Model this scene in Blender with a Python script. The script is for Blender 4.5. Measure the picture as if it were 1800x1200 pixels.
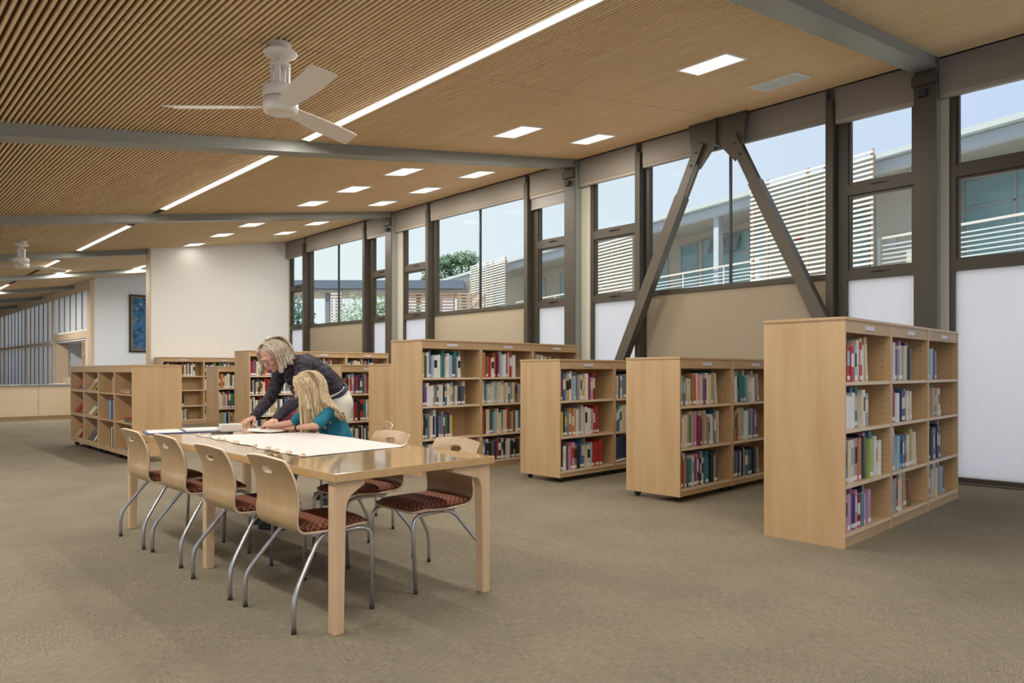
import bpy, bmesh, math, random
from mathutils import Vector, Matrix
R = math.radians
S = bpy.context.scene
for o in list(bpy.data.objects): bpy.data.objects.remove(o)
COL = S.collection
rnd = random.Random(7)

# ------------------------------------------------------------------ camera
CA = math.atan2(1200, 1240)
cam = bpy.data.objects.new('camera', bpy.data.cameras.new('camera')); COL.objects.link(cam)
cam.location = (0, 0, 1.2); cam.rotation_euler = (R(90), 0, -CA)
cam.data.sensor_width = 36; cam.data.lens = 24.8; cam.data.shift_y = 53/1800
cam.data.clip_end = 300; S.camera = cam

# ------------------------------------------------------------------ light
S.view_settings.view_transform = 'Standard'; S.view_settings.look = 'None'
S.view_settings.gamma = 1; S.view_settings.use_curve_mapping = False
S.view_settings.exposure = 0.25
W = bpy.data.worlds.new('sky'); S.world = W; W.use_nodes = True
wn = W.node_tree; wn.nodes.clear()
wo = wn.nodes.new('ShaderNodeOutputWorld'); wb = wn.nodes.new('ShaderNodeBackground')
wt = wn.nodes.new('ShaderNodeTexCoord'); wx = wn.nodes.new('ShaderNodeSeparateXYZ')
wr = wn.nodes.new('ShaderNodeMapRange'); wm = wn.nodes.new('ShaderNodeMix'); wm.data_type = 'RGBA'
wn.links.new(wt.outputs['Generated'], wx.inputs[0]); wn.links.new(wx.outputs['Y'], wr.inputs['Value'])
wr.inputs['From Min'].default_value = 0.15; wr.inputs['From Max'].default_value = 0.85
wn.links.new(wr.outputs[0], wm.inputs['Factor'])
wm.inputs[6].default_value = (0.55, 0.62, 0.82, 1); wm.inputs[7].default_value = (0.76, 0.80, 0.81, 1)
wn.links.new(wm.outputs[2], wb.inputs['Color']); wb.inputs['Strength'].default_value = 1.0
wn.links.new(wb.outputs[0], wo.inputs[0])
sun = bpy.data.objects.new('sun', bpy.data.lights.new('sun', 'SUN')); COL.objects.link(sun)
sun.data.energy = 4.2; sun.data.angle = R(1.5); sun.data.color = (1, .95, .86)
sun.rotation_euler = Vector((0.62, -0.12, -0.95)).to_track_quat('-Z', 'Y').to_euler()
LIGHT_STRIP = 16.0      # watts per metre of linear fixture
LIGHT_DOWN = 24.0       # watts per recessed fixture

# ------------------------------------------------------------------ materials
def srgb(r, g, b):
    f = lambda c: c/12.92 if c <= .04045 else ((c+.055)/1.055)**2.4
    return (f(r/255), f(g/255), f(b/255), 1)
MATS = {}
def mat(name, col, rough=.6, metal=0., spec=None, noise=None):
    """noise=(col2, scale xyz, detail, amount)"""
    if name in MATS: return MATS[name]
    m = bpy.data.materials.new(name); m.use_nodes = True; MATS[name] = m
    nt = m.node_tree; p = nt.nodes['Principled BSDF']
    if len(col) == 3: col = (*col, 1)
    p.inputs['Roughness'].default_value = rough; p.inputs['Metallic'].default_value = metal
    if spec is not None: p.inputs['Specular IOR Level'].default_value = spec
    if noise:
        c2, sc, det, lo, hi = noise
        t = nt.nodes.new('ShaderNodeTexCoord'); mp = nt.nodes.new('ShaderNodeMapping')
        mp.inputs['Scale'].default_value = sc; n = nt.nodes.new('ShaderNodeTexNoise')
        n.inputs['Scale'].default_value = 1; n.inputs['Detail'].default_value = det
        r = nt.nodes.new('ShaderNodeMapRange'); r.inputs['From Min'].default_value = lo; r.inputs['From Max'].default_value = hi
        x = nt.nodes.new('ShaderNodeMix'); x.data_type = 'RGBA'
        nt.links.new(t.outputs['Object'], mp.inputs[0]); nt.links.new(mp.outputs[0], n.inputs['Vector'])
        nt.links.new(n.outputs['Fac'], r.inputs['Value']); nt.links.new(r.outputs[0], x.inputs['Factor'])
        x.inputs[6].default_value = col; x.inputs[7].default_value = (*c2[:3], 1)
        nt.links.new(x.outputs[2], p.inputs['Base Color'])
    else:
        p.inputs['Base Color'].default_value = col
    return m
def coat(m, w=1., r=.06):
    p = m.node_tree.nodes['Principled BSDF']; p.inputs['Coat Weight'].default_value = w; p.inputs['Coat Roughness'].default_value = r; return m
def emis(name, col, st):
    m = mat(name, (0.8, .8, .8)); p = m.node_tree.nodes['Principled BSDF']
    p.inputs['Emission Color'].default_value = (*col, 1); p.inputs['Emission Strength'].default_value = st
    return m
maple = mat('maple', (.60, .415, .225), .38, noise=((.52, .335, .165), (9, 9, .9), 4, .35, .7))
maple_y = mat('maple_grain_along', (.57, .39, .21), .3, noise=((.50, .32, .155), (14, 1.2, 14), 4, .35, .7))
maple_edge = mat('maple_edge', (.70, .55, .38), .5)
maple_in = mat('maple_inner', (.55, .38, .205), .5, noise=((.47, .31, .155), (2, 9, 9), 3, .35, .7))
tabletop_m = coat(mat('varnished_table', (.56, .37, .18), .13, noise=((.50, .315, .145), (16, 1.4, 16), 4, .3, .7)), 1., .07)
ply = mat('chair_plywood', (.47, .315, .16), .3, noise=((.41, .265, .125), (14, 14, 1.5), 4, .3, .7))
steel = mat('brushed_tube', (.52, .53, .54), .32, .85)
paint = mat('olive_grey_steel_paint', (.25, .26, .215), .42)
paint_b = mat('pale_grey_steel_paint', (.27, .28, .245), .4)
brown = mat('bronze_frame_column_shade', (.060, .050, .034), .45)
brace_m = mat('brace_brown_paint', (.098, .082, .062), .45)
jamb = mat('pale_jamb', (.62, .60, .52), .6)
beige = mat('beige_panel', (.37, .315, .225), .8)
white_wall = mat('white_wall', (.89, .89, .85), .85)
valance = mat('blind_fabric', (.27, .24, .205), .8)
fan_w = mat('fan_white', (.80, .77, .71), .4)
slat_m = mat('ceiling_slat', (.90, .72, .47), .5, noise=((.82, .61, .36), (20, .7, 20), 2, .3, .7))
dark_gap = mat('ceiling_void', (.075, .034, .010), .9)
black = mat('black_rubber', (.02, .02, .02), .6)
rail_tag = mat('label_holder', (.62, .62, .68), .3)
paper = mat('white_paper', (.62, .59, .57), .6)
tan_p = mat('kraft_scrap', (.62, .42, .24), .7)

def carpet():
    m = bpy.data.materials.new('carpet_tiles'); m.use_nodes = True; nt = m.node_tree; L = nt.links.new
    p = nt.nodes['Principled BSDF']; p.inputs['Roughness'].default_value = .95; p.inputs['Specular IOR Level'].default_value = .1
    t = nt.nodes.new('ShaderNodeTexCoord')
    ch = nt.nodes.new('ShaderNodeTexChecker'); ch.inputs['Scale'].default_value = 2.0
    ch.inputs[1].default_value = (0, 0, 0, 1); ch.inputs[2].default_value = (1, 1, 1, 1)
    off = nt.nodes.new('ShaderNodeMapping'); off.inputs['Location'].default_value = (0, 0, .3)
    L(t.outputs['Object'], off.inputs[0]); L(off.outputs[0], ch.inputs[0])
    outs = []
    for sc in ((380, 18, 1), (18, 380, 1)):
        mp = nt.nodes.new('ShaderNodeMapping'); mp.inputs['Scale'].default_value = sc
        n = nt.nodes.new('ShaderNodeTexNoise'); n.inputs['Scale'].default_value = 1; n.inputs['Detail'].default_value = 4
        L(t.outputs['Object'], mp.inputs[0]); L(mp.outputs[0], n.inputs['Vector']); outs.append(n.outputs['Fac'])
    mx = nt.nodes.new('ShaderNodeMix'); L(ch.outputs['Fac'], mx.inputs[0]); L(outs[0], mx.inputs[2]); L(outs[1], mx.inputs[3])
    big = nt.nodes.new('ShaderNodeTexNoise'); big.inputs['Scale'].default_value = 1.6; L(t.outputs['Object'], big.inputs['Vector'])
    rr = nt.nodes.new('ShaderNodeMapRange'); rr.inputs['From Min'].default_value = .33; rr.inputs['From Max'].default_value = .67
    L(mx.outputs[0], rr.inputs['Value'])
    c = nt.nodes.new('ShaderNodeMix'); c.data_type = 'RGBA'; L(rr.outputs[0], c.inputs['Factor'])
    c.inputs[6].default_value = (.165, .141, .100, 1); c.inputs[7].default_value = (.335, .292, .215, 1)
    c2 = nt.nodes.new('ShaderNodeMix'); c2.data_type = 'RGBA'; c2.blend_type = 'MULTIPLY'; c2.inputs[0].default_value = .35
    L(c.outputs[2], c2.inputs[6]); L(big.outputs['Fac'], c2.inputs[7]); L(c2.outputs[2], p.inputs['Base Color'])
    b = nt.nodes.new('ShaderNodeBump'); b.inputs['Strength'].default_value = .25; b.inputs['Distance'].default_value = .004
    L(mx.outputs[0], b.inputs['Height']); L(b.outputs[0], p.inputs['Normal'])
    return m
def glassm(name, tint=(.93, .97, .97), gloss=.10, rough=0.):
    m = bpy.data.materials.new(name); m.use_nodes = True; nt = m.node_tree; nt.nodes.clear()
    o = nt.nodes.new('ShaderNodeOutputMaterial'); a = nt.nodes.new('ShaderNodeBsdfTransparent'); a.inputs[0].default_value = (*tint, 1)
    g = nt.nodes.new('ShaderNodeBsdfGlossy'); g.inputs['Roughness'].default_value = rough
    x = nt.nodes.new('ShaderNodeMixShader'); lw = nt.nodes.new('ShaderNodeLayerWeight'); lw.inputs[0].default_value = .5
    pw = nt.nodes.new('ShaderNodeMath'); pw.operation = 'POWER'; pw.inputs[1].default_value = 5
    f = nt.nodes.new('ShaderNodeMath'); f.operation = 'MULTIPLY_ADD'; f.inputs[1].default_value = .02; f.inputs[2].default_value = .0005
    nt.links.new(lw.outputs['Facing'], pw.inputs[0]); nt.links.new(pw.outputs[0], f.inputs[0])
    nt.links.new(f.outputs[0], x.inputs[0]); nt.links.new(a.outputs[0], x.inputs[1]); nt.links.new(g.outputs[0], x.inputs[2])
    nt.links.new(x.outputs[0], o.inputs[0]); return m
def frostm(name, col, tr=.25):
    m = bpy.data.materials.new(name); m.use_nodes = True; nt = m.node_tree; nt.nodes.clear()
    o = nt.nodes.new('ShaderNodeOutputMaterial'); a = nt.nodes.new('ShaderNodeBsdfTranslucent'); a.inputs[0].default_value = (*col, 1)
    g = nt.nodes.new('ShaderNodeBsdfDiffuse'); g.inputs[0].default_value = (*col, 1)
    x = nt.nodes.new('ShaderNodeMixShader'); x.inputs[0].default_value = tr
    nt.links.new(a.outputs[0], x.inputs[1]); nt.links.new(g.outputs[0], x.inputs[2]); nt.links.new(x.outputs[0], o.inputs[0]); return m
glass = glassm('clear_glass'); frost = frostm('frosted_glass', (.97, .98, .99), .08)
shade_cloth = frostm('translucent_shade', (.75, .72, .70), .3)
channel = frostm('channel_glass', (.86, .87, .85), .45)
def upholstery():
    m = bpy.data.materials.new('maroon_patterned_fabric'); m.use_nodes = True; nt = m.node_tree; L = nt.links.new
    p = nt.nodes['Principled BSDF']; p.inputs['Roughness'].default_value = .9
    t = nt.nodes.new('ShaderNodeTexCoord'); mp = nt.nodes.new('ShaderNodeMapping'); mp.inputs['Rotation'].default_value = (0, 0, R(45)); mp.inputs['Scale'].default_value = (42, 42, 0)
    v = nt.nodes.new('ShaderNodeTexVoronoi'); v.inputs['Scale'].default_value = 1; v.inputs['Randomness'].default_value = 0.0
    L(t.outputs['Object'], mp.inputs[0]); L(mp.outputs[0], v.inputs['Vector'])
    r = nt.nodes.new('ShaderNodeValToRGB'); r.color_ramp.interpolation = 'CONSTANT'; e = r.color_ramp.elements
    e[0].position = 0; e[0].color = (.30, .10, .03, 1); e[1].position = .17; e[1].color = (.10, .018, .02, 1)
    for pos, c in ((.26, (.36, .17, .06, 1)), (.38, (.12, .02, .022, 1))):
        q = e.new(pos); q.color = c
    L(v.outputs['Distance'], r.inputs[0])
    wn_ = nt.nodes.new('ShaderNodeTexWhiteNoise'); L(v.outputs['Position'], wn_.inputs['Vector'])
    gt = nt.nodes.new('ShaderNodeMath'); gt.operation = 'GREATER_THAN'; gt.inputs[1].default_value = .7; L(wn_.outputs['Value'], gt.inputs[0])
    lt = nt.nodes.new('ShaderNodeMath'); lt.operation = 'LESS_THAN'; lt.inputs[1].default_value = .17; L(v.outputs['Distance'], lt.inputs[0])
    mu = nt.nodes.new('ShaderNodeMath'); mu.operation = 'MULTIPLY'; L(gt.outputs[0], mu.inputs[0]); L(lt.outputs[0], mu.inputs[1])
    c = nt.nodes.new('ShaderNodeMix'); c.data_type = 'RGBA'; L(mu.outputs[0], c.inputs['Factor']); L(r.outputs[0], c.inputs[6]); c.inputs[7].default_value = (.16, .20, .22, 1)
    L(c.outputs[2], p.inputs['Base Color']); return m
fabric = upholstery()

# ------------------------------------------------------------------ mesh builder
class MB:
    def __init__(s): s.v = []; s.f = []; s.m = []; s.sm = []
    def add(s, vs, fs, mi=0, smooth=False):
        b = len(s.v); s.v += [tuple(v) for v in vs]
        for f in fs: s.f.append(tuple(b+i for i in f)); s.m.append(mi); s.sm.append(smooth)
        return s
    def box(s, x0, x1, y0, y1, z0, z1, mi=0, M=None):
        vs = [Vector((x, y, z)) for z in (z0, z1) for y in (y0, y1) for x in (x0, x1)]
        if M is not None: vs = [M @ v for v in vs]
        return s.add(vs, [(0, 2, 3, 1), (4, 5, 7, 6), (0, 1, 5, 4), (2, 6, 7, 3), (0, 4, 6, 2), (1, 3, 7, 5)], mi)
    def prism(s, poly, z0, z1, mi=0, M=None, smooth=False):
        n = len(poly); vs = [Vector((x, y, z0)) for x, y in poly]+[Vector((x, y, z1)) for x, y in poly]
        if M is not None: vs = [M @ v for v in vs]
        b = len(s.v); s.v += [tuple(v) for v in vs]
        s.f.append(tuple(b+i for i in range(n-1, -1, -1))); s.m.append(mi); s.sm.append(False)
        s.f.append(tuple(b+n+i for i in range(n))); s.m.append(mi); s.sm.append(False)
        for i in range(n):
            j = (i+1) % n; s.f.append((b+i, b+j, b+n+j, b+n+i)); s.m.append(mi); s.sm.append(smooth)
        return s
    def tube(s, pts, r, seg=10, mi=0, cap=True):
        pts = [Vector(p) for p in pts]; n = len(pts); rs = r if isinstance(r, (list, tuple)) else [r]*n
        b = len(s.v); up = None
        for i, p in enumerate(pts):
            d = (pts[min(i+1, n-1)]-pts[max(i-1, 0)]).normalized()
            if up is None: up = Vector((0, 0, 1)) if abs(d.z) < .9 else Vector((1, 0, 0))
            a = d.cross(up).normalized(); up = a.cross(d).normalized()
            for k in range(seg):
                t = 2*math.pi*k/seg; s.v.append(tuple(p+a*math.cos(t)*rs[i]+up*math.sin(t)*rs[i]))
        for i in range(n-1):
            for k in range(seg):
                k2 = (k+1) % seg
                s.f.append((b+i*seg+k, b+i*seg+k2, b+(i+1)*seg+k2, b+(i+1)*seg+k)); s.m.append(mi); s.sm.append(True)
        if cap:
            s.f.append(tuple(b+k for k in range(seg-1, -1, -1))); s.m.append(mi); s.sm.append(False)
            s.f.append(tuple(b+(n-1)*seg+k for k in range(seg))); s.m.append(mi); s.sm.append(False)
        return s
    def lathe(s, prof, seg=24, c=(0, 0), mi=0, M=None):
        b = len(s.v); n = len(prof)
        for r, z in prof:
            for k in range(seg):
                t = 2*math.pi*k/seg; v = Vector((c[0]+r*math.cos(t), c[1]+r*math.sin(t), z))
                s.v.append(tuple(M @ v if M is not None else v))
        for i in range(n-1):
            for k in range(seg):
                k2 = (k+1) % seg
                s.f.append((b+i*seg+k, b+i*seg+k2, b+(i+1)*seg+k2, b+(i+1)*seg+k)); s.m.append(mi); s.sm.append(True)
        s.f.append(tuple(b+k for k in range(seg-1, -1, -1))); s.m.append(mi); s.sm.append(False)
        s.f.append(tuple(b+(n-1)*seg+k for k in range(seg))); s.m.append(mi); s.sm.append(False)
        return s
    def ell(s, c, r, M=None, seg=16, rings=10, mi=0):
        vs = [(0, 0, -1)]; 
        for i in range(1, rings):
            a = -math.pi/2+math.pi*i/rings
            for k in range(seg):
                t = 2*math.pi*k/seg; vs.append((math.cos(a)*math.cos(t), math.cos(a)*math.sin(t), math.sin(a)))
        vs.append((0, 0, 1)); fs = []
        for k in range(seg):
            fs.append((0, 1+(k+1) % seg, 1+k)); q = 1+(rings-2)*seg; fs.append((q+k, q+(k+1) % seg, len(vs)-1))
        for i in range(rings-2):
            for k in range(seg):
                k2 = (k+1) % seg; fs.append((1+i*seg+k, 1+i*seg+k2, 1+(i+1)*seg+k2, 1+(i+1)*seg+k))
        rr = r if isinstance(r, (tuple, list)) else (r, r, r)
        vs = [Vector((v[0]*rr[0], v[1]*rr[1], v[2]*rr[2])) for v in vs]
        if M is not None: vs = [M.to_3x3() @ v for v in vs]
        vs = [v+Vector(c) for v in vs]
        return s.add(vs, fs, mi, True)
    def cap(s, a, b, ra, rb, seg=14, mi=0):
        """tapered capsule"""
        a = Vector(a); b = Vector(b); d = (b-a)
        L = d.length; d = d.normalized() if L > 1e-6 else Vector((0, 0, 1))
        pts = []; rs = []
        for t in (-90, -60, -30, 0): pts.append(a+d*ra*math.sin(R(t))); rs.append(max(ra*math.cos(R(t)), .0008))
        for t in (0, 30, 60, 90): pts.append(b+d*rb*math.sin(R(t))); rs.append(max(rb*math.cos(R(t)), .0008))
        return s.tube(pts, rs, seg, mi)
    def build(s, name, mats, parent=None):
        me = bpy.data.meshes.new(name); me.from_pydata(s.v, [], s.f)
        if not isinstance(mats, (list, tuple)): mats = [mats]
        for m in mats: me.materials.append(m)
        me.polygons.foreach_set('material_index', s.m); me.polygons.foreach_set('use_smooth', s.sm); me.update()
        o = bpy.data.objects.new(name, me); COL.objects.link(o)
        if parent is not None: o.parent = parent
        return o
def tag(o, label=None, cat=None, group=None, kind=None):
    if label: o['label'] = label
    if cat: o['category'] = cat
    if group: o['group'] = group
    if kind: o['kind'] = kind
    return o
def empty(name, loc=(0, 0, 0), rz=0, label=None, cat=None, group=None, kind=None):
    o = bpy.data.objects.new(name, None); COL.objects.link(o); o.location = loc; o.rotation_euler = (0, 0, rz)
    o.empty_display_size = .1
    return tag(o, label, cat, group, kind)
def copy_tree(o, parent=None):
    c = o.copy(); COL.objects.link(c)
    if parent is not None: c.parent = parent
    for ch in list(o.children): copy_tree(ch, c)
    return c
def bevel(o, w=.003, seg=2):
    b = o.modifiers.new('bevel', 'BEVEL'); b.width = w; b.segments = seg; b.limit_method = 'ANGLE'; return o
def MLoc(x, y, z, rz=0): return Matrix.Translation((x, y, z)) @ Matrix.Rotation(rz, 4, 'Z')

# ------------------------------------------------------------------ room shell
XW = 8.70; SL = .167
def zc(x): return 4.6-SL*(XW-x)
CY = [2.37+5.085*i for i in range(-1, 9)]       # beam / column lines along the window wall
f = MB(); f.box(-6, XW+.12, -5, 50, -.12, 0); tag(f.build('floor', carpet()), kind='structure')

def ceiling():
    m = MB(); PIT = .0435; x = -3.6
    y0s = []
    ys = [-3.0]+[CY[0]]+[]
    edges = []
    for i in range(len(CY)):
        edges += [CY[i]-.055, CY[i]+.055, (CY[i]+2.54)]
    segs = [(-5.2, CY[0]-.055)]
    for i in range(len(CY)-1):
        a = CY[i]+.055; b = CY[i+1]-.055; mid = (a+b)/2-.12
        segs += [(a, mid-.006), (mid+.006, b)]
    ang = math.atan(SL)
    while x < 8.62:
        if not (3.77 < x < 3.89 or .14 < x < .26):
            z = zc(x)
            for (a, b) in segs:
                if a > 25 and x > 6.0: continue
                # half rounded slat: six sided profile
                pr = [(-.0098, .026), (-.0098, .006), (-.007, 0), (.007, 0), (.0098, .006), (.0098, .026)]
                vs = [(x+px, y, z+pz+px*SL) for y in (a, b) for px, pz in pr]
                fs = [(i, i+6, i+7, i+1) for i in range(5)]+[(0, 1, 2, 3, 4, 5), (11, 10, 9, 8, 7, 6)]
                m.add(vs, fs, 0)
        x += PIT
    # dark backing above the slats and the roof deck
    zb = .026
    for xa, xb, ya, yb in ((-3.9, 8.95, -5.2, 25.6), (-3.9, 6.2, 25.6, 50)):
        m.add([(x, y, zc(x)+zz) for zz in (zb, .3) for (x, y) in ((xa, ya), (xb, ya), (xb, yb), (xa, yb))],
              [(0, 3, 2, 1), (4, 5, 6, 7), (0, 1, 5, 4), (1, 2, 6, 5), (2, 3, 7, 6), (3, 0, 4, 7)], 1)
    tag(m.build('ceiling', [slat_m, dark_gap]), kind='structure')
ceiling()

def ibeam(y, x0, x1, name, label):
    m = MB(); 
    for (dy0, dy1, dz0, dz1) in ((-.115, .115, -.118, -.104), (-.103, .103, -.104, .03)):
        vs = [(x, yy, zc(x)+zz) for x in (x0, x1) for yy in (y+dy0, y+dy1) for zz in (dz0, dz1)]
        m.add(vs, [(0, 1, 3, 2), (4, 6, 7, 5), (0, 4, 5, 1), (2, 3, 7, 6), (0, 2, 6, 4), (1, 5, 7, 3)], 0)
    return tag(m.build(name, paint_b), label, 'beam', 'sloping steel roof beams')
blab = ['sloping steel roof beam behind the camera end of the room',
        'big pale steel roof beam at top right, nearest one in view',
        'sloping steel roof beam just beyond the nearer ceiling fan',
        'sloping steel roof beam second beyond the nearer ceiling fan',
        'steel roof beam meeting the big white wall, just past farther fan',
        'short looking roof beam above the wall with the blue painting',
        'roof beam at the near end of the glazed channel wall',
        'roof beam over second bay of glazed channel wall',
        'roof beam over third bay of glazed channel wall', 'farthest roof beam at the left edge']
for i, y in enumerate(CY):
    if i == 0: continue
    ibeam(y, -3.9, 8.6 if i < 6 else 6.2, 'steel_beam', blab[i])

# columns on the window wall
clab = {1: 'tall steel column between the big right window and V brace window',
        2: 'tall steel column left of the V brace window bay',
        3: 'steel column between the two farthest window bays',}
for i in (0, 1, 2, 3, 4):
    y = CY[i]; m = MB(); zt = zc(8.6)
    m.box(8.49, 8.505, y-.11, y+.11, 0, zt, 0); m.box(8.685, 8.70, y-.11, y+.11, 0, zt, 0); m.box(8.505, 8.685, y-.10, y-.088, 0, zt, 1); m.box(8.505, 8.685, y+.088, y+.10, 0, zt, 1)
    if i in clab:
        c = empty('steel_column', (0, 0, 0), 0, clab[i], 'column', 'steel columns on the window wall')
        m.build('column_shaft', [brown, paint_b], c)  # one paint all round; brown room faces and pale sides paint in shade and light
        k = MB(); k.box(8.44, 8.49, y-.12, y+.12, zt-.30, zt-.19); k.build('cap_plate', brown, c)
        k = MB(); k.box(8.44, 8.49, y-.02, y+.06, zt-.42, zt-.34, 0); k.build('clamp', black, c)
        k = MB(); k.box(8.46, 8.50, y-.13, y+.13, 0, .012); k.build('base_plate', paint, c)

# window wall
wall = MB(); nwin = [0]
def frame_window(Y0, Y1, z0, z1, sash=True, fw=.06, handle=False, mid=None, label=None, frosted=False, x=XW):
    nwin[0] += 1
    w = empty('window_%d' % nwin[0], (x, (Y0+Y1)/2, z0), 0, kind='structure')
    O = Vector((x, (Y0+Y1)/2, z0)); h = z1-z0; a = Y0-O.y; b = Y1-O.y
    m = MB()
    for (y0, y1, q0, q1) in ((a, a+fw, 0, h), (b-fw, b, 0, h), (a+fw, b-fw, 0, fw), (a+fw, b-fw, h-fw, h)):
        m.box(-.03, .07, y0, y1, q0, q1)
    m.build('window_frame', brown, w)
    if sash:
        m = MB(); s2 = fw+.028; 
        for (y0, y1, q0, q1) in ((a+fw, a+s2, fw, h-fw), (b-s2, b-fw, fw, h-fw), (a+s2, b-s2, fw, s2), (a+s2, b-s2, h-s2, h-fw)):
            m.box(-.005, .05, y0, y1, q0, q1)
        m.build('sash', brown, w); fw = s2
    if mid:
        m = MB()
        for q in mid: m.box(.005, .05, q-O.y-.012, q-O.y+.012, fw, h-fw)
        m.build('mullion', mat('black_mullion', (.03, .04, .045), .4), w)
    m = MB(); m.box(.018, .026, a+fw, b-fw, fw, h-fw); m.build('pane', frost if frosted else glass, w)
    if handle:
        m = MB(); m.box(-.045, -.03, -.09, .09, .028, .042); m.box(-.06, -.045, -.02, .10, .030, .040); m.build('handle', brown, w)
    return w
HB = 4.19; HN = 4.14; SILL = 2.33
def fin(y, ztop=4.42):
    m = MB(); m.box(8.53, 8.72, y-.042, y+.042, 0, ztop)
    return m
trimn = [0]
def trim(mb, mats):
    trimn[0] += 1; return tag(mb.build('trim_%d' % trimn[0], mats), kind='structure')
def stack(Y0, Y1, jamb_side=None):
    frame_window(Y0, Y1, .02, SILL, False, .05, frosted=True)
    frame_window(Y0, Y1, SILL, 3.345, True, .062, handle=True)
    frame_window(Y0, Y1, 3.345, 4.30, True, .062, handle=True)
blinds = []
for b in range(4):
    C = CY[b]
    if b == 0:
        stack(.4, 2.185); frame_window(-2.4, .3, .02, 4.3, True, .06)
        jm = MB(); jm.box(8.66, 8.78, 2.185, 2.27, 0, 4.4); trim(jm, jamb)
        wall.box(8.70, 8.86, -5, -2.4, 0, 4.75)
    else:
        stack(C+.10, C+.93); q_ = fin(C+1.03); q_.box(8.67, 8.77, C+.93, C+1.085, 0, 4.4); trim(q_, brown)
        frame_window(C+1.08, C+3.74, SILL, 4.30, False, .05, mid=[C+2.41])
        trim(fin(C+3.80), brown)
        stack(C+3.85, C+4.80)
        jm = MB(); jm.box(8.66, 8.78, C+4.80, C+4.98, 0, 4.4); trim(jm, jamb)
        p = MB(); p.box(8.685, 8.76, C+1.08, C+3.74, 0, SILL); trim(p, beige)
        p = MB(); p.box(8.66, 8.70, C+1.07, C+3.76, SILL-.015, SILL+.012); trim(p, brown)
    # blinds
    rows = [(.30, 2.26, HN)] if b == 0 else [(C+.12, C+.98, HN), (C+1.09, C+3.74, HB), (C+3.86, C+4.96, HN)]
    for k, (a, c, zb) in enumerate(rows): blinds.append((b, k, a, c, zb))
wall.box(8.72, 8.90, -5, 17.75, 4.28, 4.85); wall.box(8.70, 8.86, 17.6, 17.9, 0, 4.7)
tag(wall.build('wall_right', beige), kind='structure')
bn = {0: 'the big window at the right edge', 1: 'the V brace bay', 2: 'the round tree bay', 3: 'the farthest bay'}
kn = {0: 'narrow window nearest the camera end of', 1: 'wide window of', 2: 'narrow window at the far end of'}
for (b, k, a, c, zb) in blinds:
    lab = 'roller blind above '+('' if b == 0 else kn[k]+' ')+bn[b]
    if (b, k) == (2, 0): lab = 'roller blind partly pulled down over narrow window left of a steel column'
    r = empty('roller_blind', (8.6, (a+c)/2, zb), 0, lab, 'blind', 'roller blinds along the window wall')
    L = (c-a)/2; m = MB(); m.box(-.02, .06, -L, L, .045, 4.56-zb); m.build('cassette', valance, r)
    m = MB(); m.box(-.012, .05, -L, L, 0, .05); m.build('bottom_bar', valance if k == 1 else mat('blind_bar', (.36, .32, .27), .6), r)
    if (b, k) == (2, 0):
        m = MB(); m.box(.02, .022, -L, L, -.16, 0.02); m.build('shade_cloth', shade_cloth, r)
        m = MB(); m.box(.01, .032, -L, L, -.185, -.16); m.build('hem_bar', mat('blind_bar', (.36, .32, .27), .6), r)

# V brace
def vbrace():
    yc = CY[1]+2.46; X = 8.46
    r = empty('diagonal_brace', (X, yc, 0), 0, 'brown steel V shaped brace in front of the wide window', 'brace')
    for sgn, yb in ((1, 7.02-yc), (-1, 2.62-yc)):
        top = Vector((0, sgn*.22, 4.29)); bot = Vector((0, yb, .03)); d = (top-bot).normalized(); w = Vector((0, d.z, -d.y))
        m = MB(); q = []
        L = (top-bot).length
        def P(t, u, x): v = bot+d*t+w*u; return (v.x+x, v.y, v.z)
        def bar(t0, t1, u0, u1, x0, x1):
            m.add([P(t, u, x) for t in (t0, t1) for u in (u0, u1) for x in (x0, x1)],
                  [(0, 1, 3, 2), (4, 6, 7, 5), (0, 4, 5, 1), (2, 3, 7, 6), (0, 2, 6, 4), (1, 5, 7, 3)])
        bar(0, L-.75, -.075, .075, -.07, .07); m.build('strut', brace_m, r)
        m = MB(); bar(L-.76, L-.02, -.062, .062, -.065, -.045); bar(L-.76, L-.02, -.062, .062, .045, .065); m.build('strut_plate', brace_m, r)
        for t in (L-.15, L-.33):
            m = MB(); c = bot+d*t; m.tube([(c.x-.075, c.y, c.z), (c.x-.064, c.y, c.z)], .016, 10); m.build('bolt', black, r)
    m = MB(); zt = 4.555
    for sg in (1, -1):
        pl = [(0, zt), (sg*.42, zt), (sg*.38, zt-.36), (sg*.26, zt-.62), (sg*.02, zt-.34), (0, zt-.34)]
        M = Matrix(((0, 0, 1, 0), (1, 0, 0, 0), (0, 1, 0, 0), (0, 0, 0, 1)))
        m = MB(); m.prism(pl, -.02, .02, 0, M); m.build('gusset_plate', brace_m, r)
    m = MB(); m.box(-.06, .06, -.012, .012, zt-.36, zt); m.build('stiffener', brace_m, r)
vbrace()

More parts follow.
